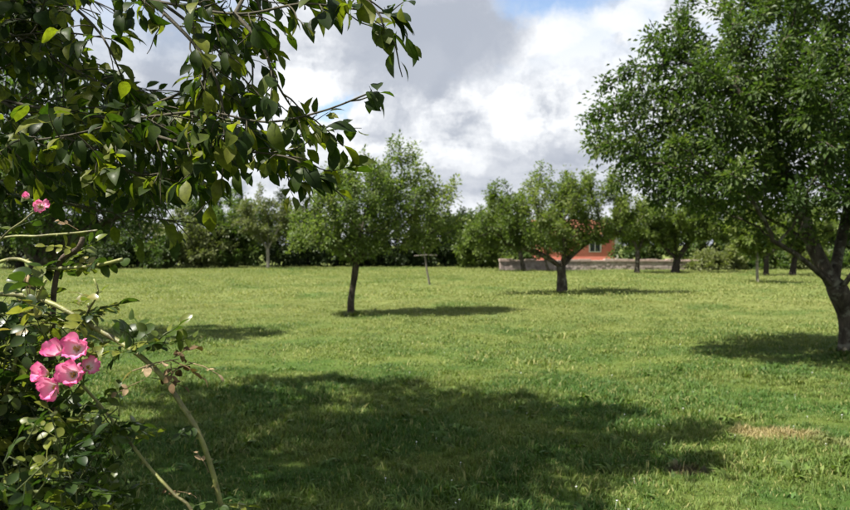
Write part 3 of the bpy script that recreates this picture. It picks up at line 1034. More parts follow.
for i, (nm, lab, px, d, hw, top, leaf, lobes, nl) in enumerate(BOUND):
    rng = np.random.default_rng(200 + i)
    b = onground(px, d)
    H = EYE - (top - HY) / FPX * d
    low = 0.0 if nm == 'hedge_shrub' else 0.0
    bl = []
    for k in range(lobes):                                    # lobes down to the grass and a ragged top
        a = (k + .5) / lobes * 2 - 1
        hh = H * (1 - .30 * abs(a) ** 1.5) * rng.uniform(.80, 1.0)
        cx = b[0] + a * hw * .72
        r = hw * rng.uniform(.42, .6)
        bl.append(((cx, d + rng.uniform(-.6, .6), hh * .70), (r, r * 1.0, hh * .32)))
        bl.append(((cx + rng.uniform(-.4, .4), d - rng.uniform(.1, .6), hh * .26), (r * 1.3, r * 1.1, hh * .30)))
    polys = [np.array([b - (0, 0, .05), b + (0.05, 0, H * .12)])]
    for a in (-.6, 0.05, .55):
        polys.append(np.array([b + (0.05, 0, H * .12), b + (a * hw * .4, .1, H * .35), b + (a * hw * .8, 0, H * .6)]))
    tree(nm, lab, 'shrub' if nm == 'hedge_shrub' else 'tree', b, polys, bl, 300 + i, .05 + H * .018, leaf=leaf, bark='bark_dark',
         n_attr=420, step=.26, kill=.42, n_leaf=nl, leaf_len=.20 if d < 56 else .24, leaf_w=.62, shoots=10, shoot_len=.7, spread=.22,
         min_r=.012, shell=.75, leafy=14, group='hedge and trees round the meadow')

# ------------------------------------------------------------------ wall, house, stake
def build_wall():
    M['rubble'] = plain_mat('wall_stone', (0.24, 0.19, 0.17), (0.46, 0.39, 0.36), 3.5, 0.95, 0.6)
    M['cap'] = plain_mat('coping_stone', (0.30, 0.22, 0.19), (0.42, 0.33, 0.29), 2.5, 0.95, 0.5)
    rng = np.random.default_rng(9)
    dW = 46.5
    x0, x1 = (500 - CX) / FPX * dW, (698 - CX) / FPX * dW
    root = empty('stone_wall', (x0, dW, 0), 'low greyish pink rubble stone wall along the far edge of the meadow', 'wall')
    o = np.array((x0, dW, 0.0))
    core = MB()
    core.box((x0, dW, -.1), (x1, dW + .40, .60))
    link('wall_core', core.mesh('wall_core', M['rubble'], False, origin=o), root)
    mb = MB()
    z = 0.0
    while z < .55:                                            # uneven stones proud of the core
        h = rng.uniform(.10, .17)
        x = x0 + rng.uniform(-.1, .1)
        while x < x1:
            w = rng.uniform(.16, .42)
            mb.box((x + .012, dW - rng.uniform(.02, .06), z + .01), (x + w - .012, dW + .05, z + h - .008))
            x += w
        z += h
    st = link('stones', mb.mesh('stones', M['rubble'], False, origin=o), root)
    tag(st, kind='stuff')
    x = x0 - .05
    while x < x1:
        w = rng.uniform(.55, .95)
        c = MB()
        c.box((x + .01, dW - .09, z + .01), (x + w - .01, dW + .48, z + .12 + rng.uniform(-.05, .05)))
        link('coping_stone', c.mesh('coping_stone', M['cap'], False, origin=o), root)
        x += w
    return dW


def build_house():
    d = 66.0
    k = d / FPX
    xr = (618 - CX) * k
    xl = (540 - CX) * k
    wall = plain_mat('red_render', (0.60, 0.17, 0.13), (0.68, 0.22, 0.17), 0.8, 0.9, 0.1)
    trim = plain_mat('white_trim', (0.62, 0.56, 0.52), (0.72, 0.68, 0.64), 3, 0.8)
    tile = plain_mat('roof_tile', (0.20, 0.075, 0.045), (0.32, 0.13, 0.08), 5, 0.9, 0.3)
    glass = plain_mat('dark_glass', (0.03, 0.035, 0.04), (0.05, 0.055, 0.06), 3, 0.12, 0, 0.8)
    o = np.array((xl, d, 0.0))
    root = empty('red_house', o, 'small coral red house with white window behind the stone wall', 'house')
    zt = 2.55
    mb = MB()
    mb.box((xl, d, -.1), (xr, d + 6, zt))
    w = link('wall', mb.mesh('wall', wall, False, origin=o), root)
    mb = MB()
    mb.box((xr - .28, d - .03, -.1), (xr + .03, d + .25, zt - .02))
    link('corner_trim', mb.mesh('corner_trim', trim, False, origin=o), root)
    mb = MB()                                                  # pitched roof, ridge along x
    e = .35
    V = [(xl - e, d - e, zt - .1), (xr + e, d - e, zt - .1), (xr + e, d + 6 + e, zt - .1), (xl - e, d + 6 + e, zt - .1), (xl - e, d + 3, zt + 1.25), (xr + e, d + 3, zt + 1.25)]
    V2 = [(x, y, q + .14) for x, y, q in V]
    mb.add(V + V2, [[6, 7, 11, 10], [8, 9, 10, 11], [0, 4, 5, 1], [2, 5, 4, 3], [0, 1, 7, 6], [2, 3, 9, 8]], [[7, 8, 11], [9, 6, 10], [1, 5, 2], [3, 4, 0]])
    mb.add([(xr, d, zt - .1), (xr, d + 6, zt - .1), (xr, d + 3, zt + 1.2)], [[0, 1, 2]])
    rf = link('roof', mb.mesh('roof', tile, False, origin=o), root)
    ch = MB()
    ch.box((xl + 1.2, d + 2.7, zt + .8), (xl + 1.8, d + 3.3, zt + 2.0))
    link('chimney', ch.mesh('chimney', wall, False, origin=o), rf)
    for px in (559, 595):
        cx = (px - CX) * k
        f = MB()
        z0, z1 = .95, 2.15
        for a, b_ in (((cx - .55, d - .06, z0), (cx - .45, d + .06, z1)), ((cx + .45, d - .06, z0), (cx + .55, d + .06, z1)),
                      ((cx - .45, d - .055, z1 - .1), (cx + .45, d + .06, z1)), ((cx - .45, d - .055, z0), (cx + .45, d + .06, z0 + .08)), ((cx - .03, d - .05, z0 + .08), (cx + .03, d + .05, z1 - .1))):
            f.box(a, b_)
        win = link('window', f.mesh('window', trim, False, origin=o), root)
        for s in (-1, 1):
            g = MB()
            g.box((cx + (.03 if s > 0 else -.45), d - .02, z0 + .08), (cx + (.45 if s > 0 else -.03), d + .03, z1 - .1))
            link('pane', g.mesh('pane', glass, False, origin=o), win)


def build_stake():
    d = 1.6 * FPX / (285 - HY)
    wood = plain_mat('weathered_wood', (0.08, 0.07, 0.06), (0.17, 0.15, 0.13), 18, 0.9, 0.3)
    b = onground(430, d)
    root = empty('cross_stake', b, 'weathered grey leaning wooden stake with a crossbar, standing in the grass', 'stake')
    mb = MB()
    top = at(423, 245, d)
    P = np.linspace(b - (0, 0, .1), top, 6)
    P[1:-1] += np.random.default_rng(2).normal(0, .006, (4, 3))
    mb.tube(P, np.linspace(.04, .032, 6), 7)
    link('post', mb.mesh('post', wood, origin=b), root)
    mb = MB()
    mb.tube([at(414, 256, d - .05), at(425, 255, d - .05), at(437, 255.5, d - .05)], .026, 6)
    link('crossbar', mb.mesh('crossbar', wood, origin=b), root)


build_wall()
build_house()
build_stake()
# stake of the young tree on the right
_d = 30.8
_b = onground(758.5, _d)
_r = empty('tree_stake', _b, 'thin pale stake beside the young tree on the right', 'stake')
_m = MB()
_m.tube(np.linspace(_b - (0, 0, .1), at(757.5, 252, _d), 4), .022, 6)
link('post', _m.mesh('post', M['bark_pale'], origin=_b), _r)
_m = MB()
_m.tube([at(755.5, 262, _d - .04), at(757.5, 261.6, _d - .05), at(759.5, 262, _d - .04)], .012, 5)
link('tie', _m.mesh('tie', M['bark_dark'], origin=_b), _r)

# ------------------------------------------------------------------ the overhanging tree at the upper left
def unit_leaf(mat, curl=0.17, fold=0.14, wid=0.52, name='leaf'):
    """one leaf of length 1 along +Y, blade normal +Z, with a short stalk"""
    st = [(0.0, .02, 0.0), (0.08, .20, .012), (0.22, .66, .028), (0.40, .97, .03), (0.58, 1.0, .01), (0.76, .76, -.05), (0.90, .38, -.11)]
    V, Q, T = [], [], []
    for t, w, z in st:
        z = z * curl / 0.17
        for s in (-1, 0, 1):
            V.append((s * w * wid * .5, t, z + abs(s) * fold * w * wid))
    V.append((0, 1.0, -curl))
    for a in range(len(st) - 1):
        i = a * 3
        Q += [[i, i + 1, i + 4, i + 3], [i + 1, i + 2, i + 5, i + 4]]
    i = (len(st) - 1) * 3
    n = len(V) - 1
    T = [[i, i + 1, n], [i + 1, i + 2, n]]
    # stalk
    k = len(V)
    for y, z, r in ((-.22, .03, .010), (.02, -.004, .012)):
        for a in (90, 210, 330):
            V.append((r * math.cos(R(a)), y, z + r * math.sin(R(a))))
    for a in range(3):
        b_ = (a + 1) % 3
        Q.append([k + a, k + b_, k + 3 + b_, k + 3 + a])
    return make_mesh(name, V, [np.array(Q), np.array(T)], mat, True)


def place_leaf(me, parent, origin, p, D, Nn, L, name='leaf'):
    from mathutils import Matrix
    D = D / np.linalg.norm(D)
    S = np.cross(D, Nn)
    S /= max(np.linalg.norm(S), 1e-6)
    Nn = np.cross(S, D)
    o = bpy.data.objects.new(name, me)
    C.objects.link(o)
    o.parent = parent
    q = p - origin
    o.matrix_local = Matrix(((S[0] * L, D[0] * L, Nn[0] * L, q[0]), (S[1] * L, D[1] * L, Nn[1] * L, q[1]), (S[2] * L, D[2] * L, Nn[2] * L, q[2]), (0, 0, 0, 1)))
    return o


def pixel_of(p):
    return CX + p[0] / p[1] * FPX, HY - (p[2] - EYE) / p[1] * FPX


def overhanging():
    rng = np.random.default_rng(77)
    base = np.array((-3.9, 4.2, float(gz(-3.9, 4.2))))
    f = base + (0.1, 0, 1.9)
    root, P, par, cnt = tree(
        'overhanging_tree', 'large-leaved tree whose branches hang into the upper left, shading the near grass', 'tree', base,
        [np.array([base - (0, 0, .05), base + (.05, 0, .9), f]),
         np.array([f, f + (.3, .3, 1.2), f + (.5, .6, 2.4), f + (.4, .9, 3.8)]),
         np.array([f, f + (-.5, .2, 1.4), f + (-.7, .5, 3.2)]),
         np.array([f, f + (.2, -.5, 1.2), f + (.3, -1.0, 2.6)])],
        [((-3.9, 4.5, 6.0), (2.3, 2.5, 1.25)), ((-3.5, 3.6, 5.7), (1.6, 1.6, .9)), ((-4.2, 6.2, 6.2), (1.9, 1.5, 1.1)), ((-2.6, 5.4, 6.2), (1.5, 1.4, .8)), ((-1.7, 4.9, 6.2), (.9, .8, .5)), ((-5.4, 7.0, 6.2), (1.2, 1.0, .8)),
         ((-3.4, 2.0, 5.0), (1.9, .8, .8)), ((-2.6, 2.6, 5.4), (1.2, 1.0, .6)), ((-6.1, 5.4, 6.0), (1.4, 1.6, 1.0)), ((-6.2, 3.6, 5.8), (1.3, 1.3, .9))],
        81, .17, leaf='over', n_attr=2200, step=.16, kill=.28, n_leaf=40000, leaf_len=.12, shoots=20, spread=.13)
    # limbs that reach into the picture: control points (px, py, depth)
    L0 = np.array([(f + (.2, -.3, .1))])
    BR = [
        [(-260, 60, 2.9), (-120, -10, 2.6), (40, -22, 2.3), (150, 0, 2.05), (235, 14, 1.85), (300, 4, 1.75), (345, 8, 1.70), (388, 14, 1.66)],
        [(-260, 60, 2.9), (-120, 70, 2.6), (0, 100, 2.4), (110, 118, 2.15), (200, 112, 1.95), (265, 122, 1.85), (320, 112, 1.8), (372, 92, 1.75)],
        [(110, 118, 2.15), (170, 140, 2.05), (235, 150, 1.95), (290, 158, 1.85), (318, 176, 1.8)],
        [(-260, 60, 2.9), (-100, 150, 2.8), (40, 160, 2.6), (110, 178, 2.5), (165, 200, 2.4)],
        [(-120, -10, 2.6), (0, 30, 2.5), (60, 62, 2.35), (110, 90, 2.25), (150, 130, 2.2)],
        [(150, 0, 2.05), (195, 45, 2.0), (218, 85, 1.95), (225, 140, 1.95), (222, 178, 1.92)],
        [(-120, 70, 2.6), (-20, 60, 2.5), (30, 35, 2.4), (45, 0, 2.35), (55, -40, 2.3)],
        [(0, 100, 2.4), (50, 130, 2.25), (95, 150, 2.15), (140, 175, 2.1), (185, 165, 2.05)],
        [(235, 14, 1.85), (262, 45, 1.8), (275, 80, 1.82), (290, 105, 1.85)],
        [(-120, 70, 2.6), (-40, 130, 2.2), (20, 140, 2.05), (70, 135, 1.95), (110, 125, 1.9)],
        [(-120, 150, 3.2), (0, 190, 3.1), (70, 205, 3.0), (130, 215, 2.9), (185, 222, 2.8)],
        [(40, -22, 2.3), (90, 22, 2.2), (110, 50, 2.15), (125, 85, 2.2)],
        [(-120, 70, 2.9), (0, 60, 3.1), (90, 95, 3.1), (170, 125, 3.0), (215, 130, 2.9)],
        [(300, 4, 1.75), (330, -14, 1.7), (358, -8, 1.68), (380, 16, 1.65), (384, 28, 1.64)],
        [(150, -5, 2.3), (200, -14, 2.3), (250, -22, 2.2), (310, -20, 2.1)],
        [(-120, 10, 2.6), (-30, 0, 2.5), (20, -5, 2.4), (80, 8, 2.4), (100, 15, 2.4)],
        [(150, -5, 2.3), (185, 20, 2.3), (215, 48, 2.25), (240, 75, 2.2), (262, 98, 2.15)],
        [(150, -5, 2.5), (205, 5, 2.5), (235, 30, 2.45), (252, 62, 2.4), (250, 110, 2.35)],
        [(110, 118, 2.3), (165, 100, 2.3), (205, 80, 2.3), (232, 62, 2.3), (258, 52, 2.3)],
        [(110, 118, 2.5), (180, 128, 2.5), (230, 132, 2.45), (285, 138, 2.4), (322, 132, 2.35)],
        [(110, 118, 2.6), (160, 150, 2.6), (215, 160, 2.6), (262, 166, 2.55), (300, 182, 2.5)],
        [(195, 45, 2.0), (205, 80, 2.1), (190, 120, 2.2), (185, 170, 2.25)],
        [(235, 14, 1.85), (250, -8, 2.0), (262, 20, 2.0), (240, 40, 2.0), (228, 30, 2.0)],
    ]
    for _ in range(16):                                        # the thicket behind the front branches
        y0, d_ = rng.uniform(-10, 205), rng.uniform(2.3, 3.3)
        x1 = rng.uniform(90, 245) if y0 > 60 else rng.uniform(30, 150)
        BR.append([(-150, y0 + rng.uniform(-30, 30), d_ + .2), (-40, y0 + rng.uniform(-25, 25), d_ + .1), (x1 * .5, y0 + rng.uniform(-20, 20), d_), (x1, y0 + rng.uniform(-10, 35), d_ - .1)])
    LEAF = [unit_leaf(M['over'], c, fo, w) for c, fo, w in ((.17, .12, .50), (.26, .18, .46), (.10, .07, .54), (.32, .10, .50))]
    # gaps in the branches where the sky shows
    HOLES = [(92, 22, 26, 24), (150, 58, 30, 20), (340, 62, 52, 34), (255, 72, 10, 14), (262, 205, 30, 30), (400, 75, 25, 22), (395, 130, 30, 25), (175, 20, 12, 12)]

    def in_hole(p):
        x, y = pixel_of(p)
        return any(((x - a) / rx) ** 2 + ((y - b_) / ry) ** 2 < 1 for a, b_, rx, ry in HOLES)
    leaves = []                                                # (branch index, point, direction, normal, length)
    obs = []
    for bi, ctrl in enumerate(BR):
        pts = [at(*c) for c in ctrl]
        if ctrl[0][0] <= -260:
            pts = [f + (.1, -.1, -.1), (f + pts[0]) / 2 + (0, 0, .15)] + pts
        line = resample(pts, .03)
        n = len(line)
        mb = MB()
        r0 = .014 if ctrl[0][0] <= -260 else .0062
        mb.tube(line, np.linspace(r0, .0022, n), 6)
        T = norm(np.gradient(line, axis=0))
        i = 2
        side = 1
        while i < n:
            x, y = pixel_of(line[i])
            if x < -90 or y < -110:
                i += 6
                continue
            t = T[i]
            frac = i / n
            # a side twig, leaves along it
            u = norm(np.cross(t, np.array((0, 0, 1.0)))) * side
            side = -side
            d = norm(t * rng.uniform(.3, .9) + u * rng.uniform(.3, 1.0) + np.array((0, 0, rng.uniform(-.55, .5))))
            ln = rng.uniform(.08, .26) * (1.15 - .5 * frac)
            m = max(3, int(ln / .022))
            if in_hole(line[i] + d * ln) and rng.uniform() < .9:
                i += 2
                continue
            q = line[i].copy()
            tw = [q.copy()]
            for k in range(m):
                d = norm(d + rng.normal(0, .13, 3) - np.array((0, 0, .05)))
                q = q + d * ln / m
                tw.append(q.copy())
                if k >= 1 or m < 4:
                    w_ = norm(rng.normal(size=3))
                    w_ = norm(w_ - d * np.dot(w_, d))
                    ld = norm(d * .55 + w_ * .75 - np.array((0, 0, rng.uniform(.15, .95))))
                    nn = norm(rng.normal(0, .5, 3) + np.array((-.15, -.1, 1.0)))
                    leaves.append((bi, q + ld * .012, ld, nn, .030 + .050 * rng.uniform() ** .8))
            leaves.append((bi, q, norm(d - np.array((0, 0, .3))), norm(rng.normal(0, .4, 3) + np.array((0, 0, 1.0))), rng.uniform(.05, .08)))
            mb.tube(tw, np.linspace(.0024, .0011, len(tw)), 4)
            i += int(rng.integers(1, 3))
        # leaves at the end of the branch
        for _ in range(5):
            w_ = norm(rng.normal(size=3))
            leaves.append((bi, line[-1], norm(T[-1] * .7 + w_ * .6 - np.array((0, 0, .35))), norm(rng.normal(0, .4, 3) + np.array((0, 0, 1.0))), rng.uniform(.05, .08)))
        obs.append(link('branch', mb.mesh('branch', M['twig'], origin=base), root))
    ok = []
    for lf in leaves:
        c = lf[1] + lf[2] * lf[4] * .5
        x, y = pixel_of(c)
        if in_hole(c) and rng.uniform() < .88:
            continue
        if y > 205 and rng.uniform() < .8:
            continue
        vis = -5 < x < 855 and -5 < y < 515
        ok.append((lf[4] / c[1] * (1 if vis else .01), lf))
    ok.sort(key=lambda t: -t[0])
    # the near ones get in each other's way: of the large ones take those seen first
    for s, (bi, p, D, Nn, L) in ok[:300]:
        place_leaf(LEAF[int(rng.integers(0, 4))], obs[bi], base, p, D, Nn, L)
    rest = [lf for s, lf in ok[300:]]
    if rest:
        P_ = np.array([l[1] for l in rest])
        V, F, tv = leaf_cloud(P_, np.array([l[2] for l in rest]), np.array([l[3] for l in rest]), np.array([l[4] for l in rest]),
                              np.array([l[4] for l in rest]) * rng.uniform(.44, .58, len(rest)), rng.uniform(.01, .99, len(rest)), 1)
        o = link('foliage', make_mesh('foliage', V - base, F, M['over'], True, {'tint': tv}), root)
        tag(o, kind='stuff')
    print('overhanging leaves', len(ok))


overhanging()


# ------------------------------------------------------------------ the rose bush
def petal_material():
    m, nt, out = new_mat('rose_petal')
    a = N(nt, 'ShaderNodeAttribute', attribute_name='along')
    geo = N(nt, 'ShaderNodeNewGeometry')
    n = noise(nt, geo.outputs['Position'], 90, 4, 0.6)
    f = mathn(nt, 'ADD', a.outputs['Fac'], mathn(nt, 'MULTIPLY', mathn(nt, 'SUBTRACT', n.outputs['Fac'], .5), .35))
    ramp = N(nt, 'ShaderNodeValToRGB')
    e = ramp.color_ramp.elements
    e[0].position, e[0].color = .16, (.90, .80, .79, 1)
    e[1].position, e[1].color = .95, (.70, .12, .32, 1)
    k = e.new(.50)
    k.color = (.85, .40, .55, 1)
    nt.links.new(f, ramp.inputs[0])
    pr = N(nt, 'ShaderNodeBsdfPrincipled')
    pr.inputs['Roughness'].default_value = .55
    pr.inputs['Specular IOR Level'].default_value = .25
    nt.links.new(ramp.outputs[0], pr.inputs['Base Color'])
    tr = N(nt, 'ShaderNodeBsdfTranslucent')
    nt.links.new(ramp.outputs[0], tr.inputs['Color'])
    mx = N(nt, 'ShaderNodeMixShader', n_0=.35)
    nt.links.new(pr.outputs[0], mx.inputs[1])
    nt.links.new(tr.outputs[0], mx.inputs[2])
    nt.links.new(mx.outputs[0], out.inputs[0])
    return m


def petal_mesh(mat, cup, seed):
    """petal of length 1 along +Y, cupped towards +Z, wavy notched edge"""
    rng = np.random.default_rng(seed)
    V, al = [], []
    nu, nv = 7, 6
    ph = rng.uniform(0, 6)
    for j in range(nv):
        t = j / (nv - 1)
        w = .16 + .78 * math.sin(min(1, t * 1.12) * math.pi * .58) ** 1.1
        if t > .85:
            w *= .93
        for i in range(nu):
            s = i / (nu - 1) * 2 - 1
            y = t * (1 - .16 * s * s * t) - (.10 * math.exp(-(s / .25) ** 2) if t > .95 else 0) + .035 * math.sin(s * 7 + ph) * (t > .75)
            z = cup * (t ** 1.6) * .55 + .20 * s * s * w * (1 - .5 * t) + (.11 * math.sin(s * 5 + ph) + .07 * math.sin(s * 10 + 2 * ph)) * t * t - .10 * max(0, t - .75) * 4 * (1 if seed % 2 else .2)
            V.append((s * w * .5, y, z))
            al.append(t)
    Q = [[j * nu + i, j * nu + i + 1, (j + 1) * nu + i + 1, (j + 1) * nu + i] for j in range(nv - 1) for i in range(nu - 1)]
    return make_mesh('petal', V, [np.array(Q)], mat, True, {'along': np.array(al)})


def leaflet_fan(mat, seed, n=5, L=.034, name='leaf'):
    """a compound rose leaf: toothed leaflets in pairs on a stalk along +Y"""
    rng = np.random.default_rng(seed)
    mb = MB()
    tint = []

    def blade(p, ang, L_, tilt, roll):
        st = [(0, .04), (.14, .52), (.34, .90), (.56, 1.0), (.76, .78), (.90, .42)]
        V = []
        for t, w in st:
            for s in (-1, 0, 1):
                tooth = 1 + (.07 if int(t * 50) % 2 else -.03)
                V.append((s * w * .34 * tooth, t, abs(s) * w * .08 - .22 * t * t))
        V.append((0, 1, -.25))
        V = np.array(V) * L_
        c, s_ = math.cos(roll), math.sin(roll)
        V = np.stack((V[:, 0] * c + V[:, 2] * s_, V[:, 1], -V[:, 0] * s_ + V[:, 2] * c), 1)
        c, s_ = math.cos(tilt), math.sin(tilt)
        V = np.stack((V[:, 0], V[:, 1] * c - V[:, 2] * s_, V[:, 1] * s_ + V[:, 2] * c), 1)
        c, s_ = math.cos(ang), math.sin(ang)
        V = np.stack((V[:, 0] * c - V[:, 1] * s_, V[:, 0] * s_ + V[:, 1] * c, V[:, 2]), 1) + p
        Q = []
        for a in range(len(st) - 1):
            i = a * 3
            Q += [[i, i + 1, i + 4, i + 3], [i + 1, i + 2, i + 5, i + 4]]
        i = (len(st) - 1) * 3
        mb.add(V, Q, [[i, i + 1, i + 3], [i + 1, i + 2, i + 3]])
    S = .075
    ys = [S] + [S - .026 * (k // 2 + 1) for k in range(n - 1)]
    for k, y in enumerate(ys):
        ang = 0 if k == 0 else (1 if k % 2 else -1) * rng.uniform(.9, 1.25)
        blade(np.array((0, y, -.10 * y)), ang + rng.normal(0, .1), L * rng.uniform(.8, 1.12) * (1.1 if k == 0 else 1), rng.normal(-.1, .25), rng.normal(0, .35))
    mb.tube([(0, 0, 0), (0, S * .5, .0), (0, S, -.1 * S)], .0011, 4)
    return mb.mesh(name, mat, True)


def rose_bush():
    rng = np.random.default_rng(5)
    base = np.array((-.78, 1.62, float(gz(-.78, 1.62))))
    root = empty('rose_bush', base, 'tall pink-flowered rose bush with arching green canes at the lower left', 'rose bush')
    LM = [leaflet_fan(M['rose_leaf'], s, n) for s, n in ((1, 5), (2, 5), (3, 7), (4, 3))]
    LY = [leaflet_fan(M['rose_young'], s, n, .030) for s, n in ((11, 5), (12, 3))]
    LD = [leaflet_fan(M['rose_dead'], s, n, .021) for s, n in ((21, 5), (22, 3))]
    count = [0]
    extra, xt = MB(), []

    def thorns(mb, line, r, every=.05):
        d = np.linalg.norm(line[1] - line[0])
        T = norm(np.gradient(line, axis=0))
        for i in range(3, len(line) - 2, max(1, int(every / d))):
            u = norm(np.cross(T[i], rng.normal(size=3)))
            p = line[i] + u * r[i] * .7
            s = norm(np.cross(T[i], u))
            tip = p + u * .008 - T[i] * .003
            mb.add([p + T[i] * .004, p - T[i] * .004 + s * .002, p - T[i] * .004 - s * .002, tip], [[0, 1, 3], [1, 2, 3], [2, 0, 3]])

    def leaf(par, p, d, kinds, scale=1.0):
        nn = norm(rng.normal(0, .45, 3) + np.array((-.15, -.15, 1.0)))
        x, y = pixel_of(p + d * .05 * scale)
        if 32 < x < 102 and 334 < y < 400 and p[1] < 1.37:      # the blooms stand clear of the leaves
            return
        me = kinds[int(rng.integers(0, len(kinds)))]
        if count[0] < 290:
            place_leaf(me, par, base, p, d, nn, scale)
        else:
            S_ = norm(np.cross(d, nn))
            A = np.stack((S_, d, np.cross(S_, d)), 1) * scale
            co = np.empty(len(me.vertices) * 3, np.float32)
            me.vertices.foreach_get('co', co)
            fs = {}
            for pl in me.polygons:
                fs.setdefault(len(pl.vertices), []).append(list(pl.vertices))
            extra.add(co.reshape(-1, 3) @ A.T + p, *fs.values())
            xt.append(np.full(len(me.vertices), rng.uniform(.05, .95)))
        count[0] += 1

    def cane(ctrl, r0, r1, mat='cane', leaf_every=None, start=0.0, kinds=None, px=True, thorn=True, scale=1.0, step=.012):
        pts = [at(*c) for c in ctrl] if px else ctrl
        line = resample(pts, step)
        r = np.linspace(r0, r1, len(line)) * (1 + rng.normal(0, .02, len(line)))
        mb = MB()
        mb.tube(line, r, 8)
        if thorn:
            thorns(mb, line, r)
        ob = link('cane', mb.mesh('cane', M[mat], origin=base), root)
        if leaf_every:
            T = norm(np.gradient(line, axis=0))
            i = int(len(line) * start)
            sd = rng.uniform(0, 6)
            while i < len(line):
                sd += 2.4
                u = norm(np.cross(T[i], np.array((.3, .2, 1.0))))
                v = np.cross(T[i], u)
                d = norm(u * math.cos(sd) + v * math.sin(sd) + T[i] * .5 + np.array((0, 0, .1)))
                leaf(ob, line[i] + d * r[i], d, kinds or LM, scale * rng.uniform(.75, 1.15))
                i += max(1, int(leaf_every / step * rng.uniform(.7, 1.3)))
        return ob, line

    g = lambda x, y: np.array((x, y, float(gz(x, y)) - .03))
    # the long arching cane and the others that can be followed in the picture
    main, ml = cane([(330, 1120, 1.36), (262, 700, 1.36), (232, 560, 1.36), (217, 488, 1.36), (200, 436, 1.36), (181, 404, 1.37), (160, 374, 1.38), (132, 350, 1.40), (92, 326, 1.43),
                     (48, 302, 1.46), (5, 294, 1.5), (-60, 298, 1.55)], .0044, .0052)
    c2, _ = cane([(280, 1130, 1.30), (230, 640, 1.32), (196, 520, 1.33), (174, 494, 1.34), (150, 468, 1.36), (128, 440, 1.40), (100, 405, 1.42), (82, 385, 1.40)], .0040, .0028)
    c3, _ = cane([(-140, 560, 1.75), (-90, 300, 1.65), (-10, 243, 1.6), (40, 236, 1.57), (70, 233.5, 1.55), (97, 230.5, 1.53)], .0050, .0022)
    c4, _ = cane([(-150, 580, 1.8), (-90, 320, 1.7), (0, 262, 1.6), (45, 268, 1.55), (90, 266.5, 1.5), (122, 259.5, 1.46)], .0050, .0036)
    c5, _ = cane([(-140, 560, 1.6), (-70, 320, 1.52), (0, 240, 1.47), (22, 222, 1.46), (36, 210, 1.46)], .0035, .0018)
    # the thick old stem, bent over at the top
    old, _ = cane([(70, 1000, 1.62), (60, 600, 1.6), (52, 400, 1.58), (53, 310, 1.56), (55, 284, 1.55), (60, 262, 1.55), (68, 254, 1.54), (78, 249, 1.53), (83, 238, 1.53)], .0125, .0055, 'old_cane', thorn=False)
    c7, _ = cane([(-30, 500, 1.5), (10, 380, 1.46), (22, 335, 1.44), (35, 302, 1.43), (46, 280, 1.42)], .0040, .0026, leaf_every=.05, start=.55)
    c8, _ = cane([(75, 340, 1.46), (88, 311, 1.45), (98, 293, 1.44), (94, 279, 1.44)], .003, .0018)
    # leaves on the followed canes
    def sprig(par, px, py, d, n, kinds, scale=1.0, up=.3):
        p = at(px, py, d)
        for _ in range(n):
            a = rng.uniform(0, 6.283)
            leaf(par, p + rng.normal(0, .006, 3), norm(np.array((math.cos(a), .7 * math.sin(a), rng.uniform(-.35, .55) + up - .2))), kinds, scale * rng.uniform(.8, 1.15))
    sprig(main, 128, 346, 1.40, 4, LM, .95)
    sprig(main, 150, 345, 1.39, 4, LM, .9, .6)
    sprig(main, 170, 352, 1.38, 2, LM, .7, .6)
    sprig(main, 176, 360, 1.37, 4, LD, 1.0, 0)
    sprig(main, 190, 362, 1.37, 3, LD, .9, 0)
    sprig(main, 118, 352, 1.41, 2, LM, .8, -.2)
    sprig(main, 150, 375, 1.39, 2, LD, .7, -.2)
    sprig(main, 55, 316, 1.44, 5, LY, 1.05, .2)
    sprig(main, 72, 300, 1.46, 3, LY, .85, .5)
    sprig(main, 85, 318, 1.45, 2, LM, .9)
    sprig(main, 222, 500, 1.36, 3, LM, .55)
    sprig(main, 212, 470, 1.36, 1, LD, .7)
    sprig(main, 198, 430, 1.36, 2, LM, .5, 0)
    sprig(c2, 130, 442, 1.40, 3, LY, .6)
    sprig(c2, 172, 492, 1.34, 2, LD, .5)
    sprig(c2, 105, 432, 1.38, 3, LM, .8)
    sprig(c4, 90, 268, 1.5, 3, LM, .7, 0)
    sprig(c4, 45, 268, 1.54, 4, LM, .95)
    sprig(c4, 66, 262, 1.53, 3, LY, .8, .4)
    sprig(c3, 78, 232, 1.54, 1, LD, .6, .9)
    sprig(c5, 18, 226, 1.46, 2, LM, .6)
    sprig(c8, 84, 316, 1.45, 3, LM, .8)
    sprig(old, 74, 252, 1.53, 2, LM, .7, .6)
    # the leafy mass low at the left
    k = 0
    while k < 68:
        px, py = (rng.uniform(-110, 118), rng.uniform(318, 500)) if k % 3 else (rng.uniform(-60, 50), rng.uniform(300, 400))
        if py < 306 + max(0, px - 30) * 1.15:
            continue
        d = rng.uniform(1.2, 1.75) if py > 400 else rng.uniform(1.38, 1.75)
        tip = at(px, py, d)
        b0 = g(base[0] + rng.normal(0, .14), base[1] + rng.normal(0, .12))
        mid = b0 * .45 + tip * .55 + np.array((rng.normal(0, .06), rng.normal(0, .06), .12))
        side = np.array((rng.choice((-1, 1)) * .05, rng.normal(0, .04), -.03))
        cane([b0, mid, tip, tip + side], .0030, .0012, 'thin_cane', leaf_every=.046, start=.50, px=False, kinds=LM if rng.uniform() < .92 else LY, step=.02, scale=.76)
        k += 1
    o = link('foliage', extra.mesh('foliage', M['rose_leaf'], True, {'tint': np.concatenate(xt)}, origin=base), root)
    tag(o, kind='stuff')
    print('rose leaves', count[0])

    # flowers
    PM = petal_material()
    PET = [petal_mesh(PM, c, s) for s, c in enumerate((.55, .75, .35, 1.0))]
    ST = plain_mat('rose_stamens', (.45, .30, .05), (.62, .45, .10), 200, .8)
